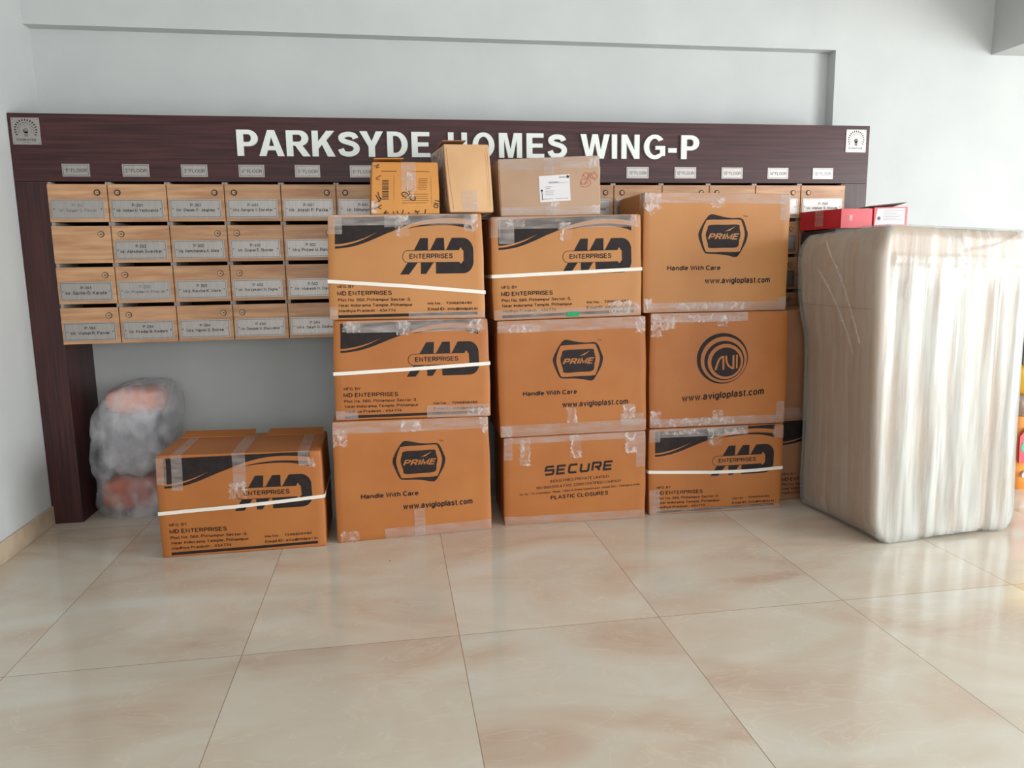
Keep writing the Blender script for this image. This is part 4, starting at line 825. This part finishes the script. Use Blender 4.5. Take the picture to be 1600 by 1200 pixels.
tape(c, 0.0, 0.80, 0.998, 0.998, t, T_, 0.002, 0.0); tape(c, 0.44, 0.72, 0.54, 0.99, t, T_, 0.0028); tape(c, 0.44, 0.0, 0.55, 0.22, t, T_, 0.0028); tape(c, 0.002, 0.02, 0.99, 0.16, t, T_, 0.0020); tape(c, 0.90, 0.04, 0.99, 0.17, t, C_, 0.003); tape(c, 0.88, 0.8, 0.99, 0.97, t, C_, 0.003)
tape(c, 0.50, 0.15, 0.58, 0.24, t, C_, 0.003)

# ------------------------------------------------------------------ cartons half hidden between the right stack and the wrapped load
def plainbox(q, dep, syaw, mat, label, seed, name='cardboard_carton', group=None, cat='box'):
    c = Carton(q, dep, syaw, bulge=0.004, sb=0.002, seed=seed)
    t = thing(name, tuple((Vector(q[2])+Vector(q[3]))/2+c.dv/2), label, cat, group)
    carton_mesh(c, 'carton_body', mat, t); return c, t
GH = 'cartons hidden behind the wrapped load'
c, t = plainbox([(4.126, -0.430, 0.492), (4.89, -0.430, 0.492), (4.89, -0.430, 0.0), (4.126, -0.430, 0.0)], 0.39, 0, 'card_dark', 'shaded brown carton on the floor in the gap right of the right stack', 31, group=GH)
A_ = ART['md']; decal(c, A_[0], 0.001, 'printed_swoosh', 'print', t, False); decal(c, A_[2], 0.001, 'printed_text', 'print_brown', t, False)
decal(c, ([(0.0, 0.80), (1, 0.79), (1, 0.82), (0, 0.83)], [(0, 1, 2, 3)]), 0.0016, 'dark_strip', 'print', t)
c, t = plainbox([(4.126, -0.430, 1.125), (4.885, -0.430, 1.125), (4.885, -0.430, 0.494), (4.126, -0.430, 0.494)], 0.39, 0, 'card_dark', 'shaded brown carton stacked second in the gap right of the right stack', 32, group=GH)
tape(c, 0.0, 0.0, 0.6, 0.10, t, T_, 0.002)
MAT['dark_box'] = noisy('slate_card', (60, 60, 64), (78, 76, 78), 8, rough=0.6, bump=0.1)
c, t = plainbox([(4.475, -0.360, 1.583), (4.97, -0.360, 1.583), (4.97, -0.360, 1.127), (4.475, -0.360, 1.127)], 0.30, 5, 'dark_box', 'slate grey carton just showing under the red cartons behind the wrapped load', 33, group=GH)

# red cartons
def prism(name, pts, z0, z1, mats, parent, lid=True):
    n = len(pts); mb = MB()
    mb.add([(x, y, z0) for x, y in pts]+[(x, y, z1+dz) for (x, y), dz in zip(pts, LID)], [tuple(range(n))[::-1]]+[(i, (i+1) % n, n+(i+1) % n, n+i) for i in range(n)])
    mb.add([(x, y, z1+dz) for (x, y), dz in zip(pts, LID)], [tuple(range(n))], 1)
    return mb.build(name, mats, parent)
t = thing('red_carton', (4.56, -0.22, 1.585), 'red six-sided carton taped in clear film behind the wrapped load', 'box')
LID = [0, 0, 0, 0, 0, 0]
pts = [(4.425, -0.06), (4.440, -0.20), (4.500, -0.372), (4.695, -0.372), (4.705, -0.20), (4.705, -0.06)]
prism('carton_body', pts, 1.585, 1.694, ['red', 'red_lid'], t)
bv = Vector((1, 0, 0)); nn = Vector((bv.y, -bv.x, 0))
m_ = [poly2d(circ(0.04, 0.063, 0.011, 16)), stroke2d([(0.028, 0.048), (0.052, 0.048)], 0.003), stroke2d([(0.03, 0.042), (0.05, 0.042)], 0.0025), stroke2d([(0.03, 0.075), (0.03, 0.05)], 0.004), stroke2d([(0.05, 0.075), (0.05, 0.05)], 0.004)]
mv, mf = merge(m_); MAT['pale_mark'] = plain('pale_mark', (232, 170, 165), 0.5)
mobj('printed_logo', [Vector((4.520, -0.372, 1.585))+bv*p[0]+nn*0.001+Vector((0, 0, p[1])) for p in mv], mf, 'pale_mark', t)
mb = MB(); mb.add([(4.4385, -0.201, 1.60), (4.458, -0.257, 1.596), (4.458, -0.257, 1.692), (4.4385, -0.201, 1.693)], [(0, 1, 2, 3)]); mb.build('packing_tape', 'tape', t)
t = thing('red_carton', (4.835, -0.20, 1.585), 'red carton with a big white paper label and lifted grey flap behind the wrapped load', 'box')
pts = [(4.722, -0.35), (4.935, -0.35), (4.935, -0.06), (4.722, -0.06)]; LID = [0.008, 0.012, 0, 0]
prism('carton_body', pts, 1.585, 1.694, ['red', 'red_lid'], t)
mb = MB(); mb.add([(4.724, -0.3515, 1.60), (4.918, -0.3515, 1.60), (4.918, -0.3515, 1.698), (4.740, -0.3515, 1.695)], [(0, 1, 2, 3)]); lb = mb.build('paper_label', 'paper', t)
ln = [stroke2d([(4.78, 1.685-0.009*i), (4.905-0.02*(i % 3), 1.685-0.009*i)], 0.0016) for i in range(7)]+[poly2d(circ(4.752, 1.640, 0.011, 12)), tfit('M', 4.745, 4.76, 1.633, 1.648)]
lv, lf = merge(ln); mobj('label_print', [(p[0], -0.3522, p[1]) for p in lv], lf, 'engrave', lb)
mb = MB(); a = [(4.700, -0.355, 1.708), (4.915, -0.365, 1.728), (4.925, -0.22, 1.712), (4.722, -0.20, 1.7065)]
mb.add(a+[(x, y, z+0.004) for x, y, z in a], [(3, 2, 1, 0), (4, 5, 6, 7), (0, 1, 5, 4), (1, 2, 6, 5), (2, 3, 7, 6), (3, 0, 4, 7)]); mb.build('top_flap', 'grey_card', t)

# ------------------------------------------------------------------ the film-wrapped load
load = thing('wrapped_load', (4.65, -0.88, 0), 'tall block of cardboard wrapped in cloudy stretch film on the floor at the right', 'wrapped goods')
def itp(tab, z):
    if z <= tab[0][0]: return tab[0][1]
    for a, b in zip(tab[:-1], tab[1:]):
        if z <= b[0]: return a[1]+(b[1]-a[1])*(z-a[0])/(b[0]-a[0])
    return tab[-1][1]
LBK = [(0, 4.236), (0.14, 4.225), (0.33, 4.228), (0.63, 4.226), (0.9, 4.222), (1.0, 4.214), (1.1, 4.190), (1.22, 4.166), (1.43, 4.154), (1.49, 4.162), (1.54, 4.185)]
LFR = [(0, 4.292), (0.03, 4.262), (0.10, 4.225), (0.18, 4.215), (0.5, 4.200), (0.8, 4.186), (1.42, 4.170), (1.54, 4.20)]
RT = [(0, 5.06), (0.1, 5.085), (0.44, 5.066), (0.9, 5.052), (1.25, 5.050), (1.56, 5.02)]
YF, YB_ = -1.205, -0.500
NP, NZ_ = 260, 64
def section(z, inset=0.0, rr=0.035):
    c4 = [Vector((itp(LFR, z)+inset, YF+inset)), Vector((itp(RT, z)-inset, YF+0.06+inset)), Vector((itp(RT, z)-inset+0.02, YB_-inset)), Vector((itp(LBK, z)+inset, YB_-inset))]
    pts = []
    for i in range(4):
        p0, p1, p2 = c4[i-1], c4[i], c4[(i+1) % 4]; a = (p0-p1).normalized(); b = (p2-p1).normalized(); A0, B0 = p1+a*rr, p1+b*rr
        for k in range(7):
            t_ = k/6; pts.append((A0*(1-t_)+p1*t_)*(1-t_)+(p1*(1-t_)+B0*t_)*t_)
    L = [0]; m = len(pts)
    for i in range(m): L.append(L[-1]+(pts[(i+1) % m]-pts[i]).length)
    out = []
    for k in range(NP):
        s_ = L[-1]*k/NP; i = max(j for j in range(m) if L[j] <= s_+1e-9); t_ = (s_-L[i])/max(1e-9, L[i+1]-L[i])
        out.append(pts[i]*(1-t_)+pts[(i+1) % m]*t_)
    return out
def topz(x, y):     # slightly sagging top
    return 1.562-0.030*max(0, (x-4.3)/0.7)-0.034*max(0.0, (y+1.0)/0.5)*max(0, 1-(x-4.15)/0.35)
def wrap_mesh(name, inset, mats, amp, ztop_off, zlo):
    V, F, FM = [], [], []
    ctr = Vector((4.63, -0.86))
    zs = [0, 0.012, 0.03]+[0.03+(1-0.03-0.03)*i/(NZ_) for i in range(1, NZ_+1)]+[0.988, 1.0]
    secs = len(zs)
    for zi, zf in enumerate(zs):
        sec = section(zf*1.56, inset)
        for k, p in enumerate(sec):
            x, y = p; nrm = (p-ctr); nx = 0
            nrm = Vector((p.x-ctr.x, p.y-ctr.y)); 
            if abs(p.y-YF) < 0.09 and 4.25 < p.x < 5.0: d = Vector((0, -1))
            elif p.x < 4.32: d = Vector((-1, 0))
            elif p.x > 4.95: d = Vector((1, 0))
            else: d = nrm.normalized()
            st = noise.noise(Vector((p.x*26, p.y*26, zf*0.9+3)))*0.0022+noise.noise(Vector((p.x*9, p.y*9, zf*1.6)))*0.006
            if d.y < -0.5:
                ph = (p.x-4.2)/0.82
                st += 0.006*math.cos(ph*math.pi*2*5.0+noise.noise(Vector((zf*2, 1, 1)))*0.7)*min(1, zf*8, max(0.0, (0.90-zf)*9))
                st -= 0.016*math.exp(-((ph-0.83+0.03*(zf-0.5))/0.022)**2)*min(1, max(0.0, (0.88-zf)*9))
                st += 0.008*math.exp(-((zf-0.895)/0.012)**2)
            e = 1.0
            sh = 0.0
            if zf >= 0.985: sh = 0.012 if zf < 1 else 0.030
            if zf < 0.03: sh = 0.020 if zf == 0 else 0.006
            q = p+d*(st*amp)-nrm.normalized()*sh
            zz = zf*(topz(q.x, q.y)+ztop_off) if zf > 0.5 else zf*1.56
            if zf > 0.5: zz = 0.78+(zf-0.5)/0.5*(topz(q.x, q.y)+ztop_off-0.78)
            lift = 0.018*math.exp(-((q.x-4.75)/0.16)**2) if d.y < -0.5 else 0
            zz = max(zz, zlo+lift*(1 if zf < 0.03 else 0)) if zf < 0.03 else zz
            V.append((q.x, q.y, zz+zlo))
    for j in range(secs-1):
        for k in range(NP):
            k2 = (k+1) % NP; F.append((j*NP+k, j*NP+k2, (j+1)*NP+k2, (j+1)*NP+k))
            x, y, z = V[j*NP+k]; front = (y < -1.10 and x > 4.245) or x > 5.0
            FM.append(1 if front and z < 1.41 else 0)
    base = (secs-1)*NP; rings = 6
    for rr in range(1, rings+1):
        s_ = 1-rr/rings
        for k in range(NP):
            x, y, z = V[base+k]; x2, y2 = ctr.x+(x-ctr.x)*s_, ctr.y+(y-ctr.y)*s_
            V.append((x2, y2, topz(x2, y2)+ztop_off+zlo+(0.004*noise.noise(Vector((x2*9, y2*9, 0))) if s_ > 0 else 0)))
    for rr in range(rings):
        a = base+rr*NP; b = a+NP
        for k in range(NP):
            k2 = (k+1) % NP
            F.append((a+k, a+k2, b+k2, b+k)); FM.append(0)
    F.append(tuple(range(NP))[::-1]); FM.append(0)
    return mobj(name, V, F, mats, load, FM if len(mats) > 1 else [0]*len(F), smooth=50)
wrap_mesh('cardboard_bundle', 0.014, ['card_load'], 0.5, -0.010, 0.004)
fo = wrap_mesh('stretch_film', 0.0, ['wrap'], 1.0, 0.0, 0.002)
sst = lambda a, b, x: max(0.0, min(1.0, (x-a)/(b-a)))
at_ = fo.data.attributes.new('film_layers_and_light', 'FLOAT', 'POINT')
for i, v in enumerate(fo.data.vertices):
    x, y, z = v.co.x+4.65, v.co.y-0.88, v.co.z
    f_ = max(sst(-1.13, -1.19, y)*sst(4.19, 4.26, x)*0.9+0.1*sst(4.4, 4.7, x)*sst(-1.1, -1.15, y), sst(4.95, 5.0, x))
    zc = 1.40+0.012*noise.noise(Vector((x*6, 0, 1)))
    at_.data[i].value = f_*(0.55+0.45*sst(4.25, 4.9, x))*(1-0.85*sst(zc-0.012, zc+0.012, z))  # whitens rightwards too: stronger light from the right put into the film
# cardboard cap under the film: its lower edge shows on the left side
for (side, pts_) in (('L', [(0.10, 1.00), (0.35, 1.30), (0.62, 1.50)]), ('L', [(0.2, 0.95), (0.45, 1.2), (0.7, 1.36)]), ('F', [(0.14, 1.52), (0.16, 1.40), (0.13, 1.22)]), ('F', [(0.50, 1.52), (0.56, 1.42), (0.55, 1.30)]), ('F', [(0.98, 1.53), (0.75, 1.46), (0.56, 1.44)])):
    cl = smooth2d(pts_, 10, False); V, F = [], []
    for i, (u, z) in enumerate(cl):
        if side == 'L': xw = itp(LFR, z)*(1-u)+itp(LBK, z)*u; P_ = Vector((xw-0.011, YF+0.05+(YB_-YF-0.1)*u, z)); nv = Vector((-1, 0, 0)); sp = Vector((0, 0.5, 1)).normalized()
        else: P_ = Vector((itp(LFR, z)+0.03+(itp(RT, z)-itp(LFR, z)-0.06)*u, YF+0.06*u-0.012, z)); nv = Vector((0, -1, 0)); sp = Vector((0.2, 0, 1)).normalized() if abs(pts_[0][1]-pts_[-1][1]) < 0.2 else Vector((1, 0, 0))
        wv = 0.007+0.012*abs(noise.noise(Vector((i*0.35, u, 2))))
        V += [P_-sp*wv-nv*0.004, P_+nv*0.005, P_+sp*wv-nv*0.004]
    for i in range(len(cl)-1): F += [(3*i, 3*i+1, 3*i+4, 3*i+3), (3*i+1, 3*i+2, 3*i+5, 3*i+4)]
    mobj('film_fold', V, F, 'tape', load, smooth=70)
mb = MB(); 
for (za, zb_, mrk) in ((1.165, 1.17, 1),):
    pts = [p for p in section(za, 0.006) if p.x < 4.30 and p.y > -1.165]
    pts.sort(key=lambda p: p.y)
    n = len(pts)
    mb.add([(p.x-0.0005, p.y, za) for p in pts]+[(p.x-0.0005, p.y, zb_) for p in pts], [(i, i+1, n+i+1, n+i) for i in range(n-1)])
mb.build('cap_edge', 'card_dark', load)

# ------------------------------------------------------------------ bundle in cloudy plastic at the left
bagt = thing('plastic_wrapped_bundle', (0.42, 0.12, 0), 'lumpy salmon and rust bundle in cloudy plastic beside the dark upright at left', 'wrapped goods')
MAT['salmon'] = noisy('salmon_cloth', (240, 168, 146), (250, 190, 172), 6, rough=0.6, bump=0.3)
MAT['rust'] = noisy('rust_cloth', (176, 84, 52), (190, 104, 72), 9, rough=0.7, bump=0.3)
MAT['greycloth'] = noisy('grey_padding', (126, 128, 136), (190, 190, 194), 9, rough=0.8, bump=0.5)
def lump(name, c, r, mat, parent, seed, zmin, amp=0.12, k=2.2, sub=4, pw=4.0):
    bm = bmesh.new(); bmesh.ops.create_icosphere(bm, subdivisions=sub, radius=1)
    V = []
    for v in bm.verts:
        p = v.co.normalized(); L = (abs(p.x)**pw+abs(p.y)**pw+abs(p.z)**pw)**(1/pw)
        s_ = 1/L*(1+amp*noise.noise(Vector((p.x*k+seed, p.y*k, p.z*k)))+amp*0.4*noise.noise(Vector((p.x*k*4+seed, p.y*k*4, p.z*k*4))))
        V.append(Vector((c[0]+p.x*r[0]*s_, c[1]+p.y*r[1]*s_, max(zmin, c[2]+p.z*r[2]*s_))))
    F = [[q.index for q in f.verts] for f in bm.faces]; bm.free()
    return mobj(name, V, F, mat, parent, smooth=60)
lump('salmon_cushion', (0.440, 0.205, 0.660), (0.155, 0.135, 0.072), 'salmon', bagt, 3, 0.5, 0.1)
lump('grey_padding', (0.42, 0.17, 0.42), (0.14, 0.11, 0.20), 'greycloth', bagt, 5, 0.2, 0.15)
lump('rust_cushion', (0.40, 0.15, 0.125), (0.155, 0.12, 0.10), 'rust', bagt, 8, 0.02, 0.1)
# outer plastic: stack of outlines (front silhouette)
SL = [(0.0, 0.25, 0.60), (0.02, 0.225, 0.62), (0.07, 0.205, 0.625), (0.2, 0.20, 0.62), (0.35, 0.195, 0.64), (0.5, 0.205, 0.665), (0.60, 0.215, 0.69), (0.64, 0.235, 0.69), (0.68, 0.27, 0.685), (0.72, 0.31, 0.66), (0.75, 0.36, 0.62), (0.765, 0.42, 0.56)]
V, F = [], []; NB = 56; ZN = 46
for j in range(ZN+1):
    z = 0.765*j/ZN; xl = itp([(a, b) for a, b, c_ in SL], z); xr = itp([(a, c_) for a, b, c_ in SL], z)
    yf = 0.02+0.06*max(0, (z-0.58)/0.185)**1.3; yb = 0.345
    for i in range(NB):
        t_ = 2*math.pi*i/NB; cc, ss = math.cos(t_), math.sin(t_); e_ = 0.55
        x = (xl+xr)/2+(xr-xl)/2*math.copysign(abs(cc)**e_, cc); y = (yf+yb)/2+(yb-yf)/2*math.copysign(abs(ss)**e_, ss)
        am = 0.020*min(1, z*12+0.2)
        # the knotted waist
        wst = 1-0.10*math.exp(-((z-0.36)/0.05)**2)*(1 if ss < 0.3 else 0)
        nz_ = noise.noise(Vector((x*9, y*9, z*7)))*am+abs(noise.noise(Vector((x*17+4, y*17, z*13))))*am*0.8
        V.append((x+cc*nz_, (yf+yb)/2+(y-(yf+yb)/2)*wst+ss*nz_, max(0.001, z+(noise.noise(Vector((x*6, y*6, 1)))*0.012 if 0 < j else 0))))
for j in range(ZN):
    for i in range(NB): i2 = (i+1) % NB; F.append((j*NB+i, j*NB+i2, (j+1)*NB+i2, (j+1)*NB+i))
F.append(tuple(range(NB))[::-1]); F.append(tuple(ZN*NB+i for i in range(NB)))
mobj('plastic_film', V, F, 'bag', bagt, smooth=70)

# ------------------------------------------------------------------ goods at the right edge, beyond the load
MAT['yellow'] = noisy('yellow_packet', (236, 176, 40), (244, 196, 66), 8, rough=0.3, bump=0.3)
MAT['packet'] = noisy('orange_packet', (226, 140, 60), (238, 160, 80), 8, rough=0.3, bump=0.3)
MAT['redp'] = plain('red_packet_print', (206, 52, 66), 0.35); MAT['greenp'] = plain('green_packet_print', (20, 150, 110), 0.35)
MAT['clear'] = noisy('brown_packet', (150, 124, 110), (206, 190, 178), 14, rough=0.25, bump=0.4)
def sack(z0, h, x0, wd, y0, dp_, mat, label, seed):
    t = thing('goods_sack', (x0+wd/2, y0+dp_/2, z0), label, 'sack', 'bright sacks stacked at the right edge')
    V, F = [], []; n, m = 40, 22
    def prof(j, i):
        z = z0+h*j/m; q = j/m; t_ = 2*math.pi*i/n; cc, ss = math.cos(t_), math.sin(t_); e_ = 0.5
        k = 1-0.10*(abs(2*q-1))**4; am = 0.008
        x = x0+wd/2+wd/2*k*math.copysign(abs(cc)**e_, cc)*0.97; y = y0+dp_/2+dp_/2*k*math.copysign(abs(ss)**e_, ss)
        nz_ = noise.noise(Vector((x*12+seed, y*12, z*12)))*am
        return Vector((x+cc*nz_, y+ss*nz_, z))
    for j in range(m+1):
        for i in range(n): V.append(prof(j, i))
    for j in range(m):
        for i in range(n): i2 = (i+1) % n; F.append((j*n+i, j*n+i2, (j+1)*n+i2, (j+1)*n+i))
    F.append(tuple(range(n))[::-1]); F.append(tuple(m*n+i for i in range(n)))
    mobj('sack_body', V, F, mat, t, smooth=60); return t, prof
t, prof = sack(0.0, 0.455, 5.60, 0.52, -0.56, 0.30, 'packet', 'orange printed sack on the floor at the right edge, lowest of its pile', 1)
def patch(t, name, pts, mat, yy=-0.566):
    v, f = poly2d(pts); V = [(p[0], yy, p[1]) for p in v]+[(p[0], yy+0.012, p[1]) for p in v]; n = len(v)
    F = list(f)+[(i, (i+1) % n, n+(i+1) % n, n+i) for i in range(n)]
    mobj(name, V, F, mat, t)
patch(t, 'red_print', [(5.625, 0.18), (6.02, 0.16), (6.04, 0.30), (5.90, 0.40), (5.66, 0.39), (5.618, 0.34)], 'redp')
patch(t, 'green_print', [(5.628, 0.27), (5.64, 0.31), (5.67, 0.30), (5.70, 0.315), (5.70, 0.26), (5.66, 0.235), (5.64, 0.25)], 'greenp', -0.5675)
patch(t, 'white_print', smooth2d([(5.655, 0.10), (5.675, 0.125), (5.705, 0.12), (5.70, 0.095), (5.67, 0.085)], 4), 'paper')
sack(0.457, 0.13, 5.60, 0.50, -0.56, 0.30, 'clear', 'brown packet in clear plastic between the two bright sacks at the right edge', 2)
sack(0.589, 0.185, 5.605, 0.48, -0.56, 0.30, 'yellow', 'bright yellow packet near the top of the pile at the right edge', 3)
t = thing('goods_carton', (5.86, -0.41, 0.776), 'dark brown carton on top of the bright sacks at the right edge', 'box')
MB().box(5.606, -0.55, 0.776, 6.06, -0.27, 0.91, ch=0.004).build('carton_body', 'dark_box', t)

for o in bpy.data.objects:
    if '_o' in o: del o['_o']
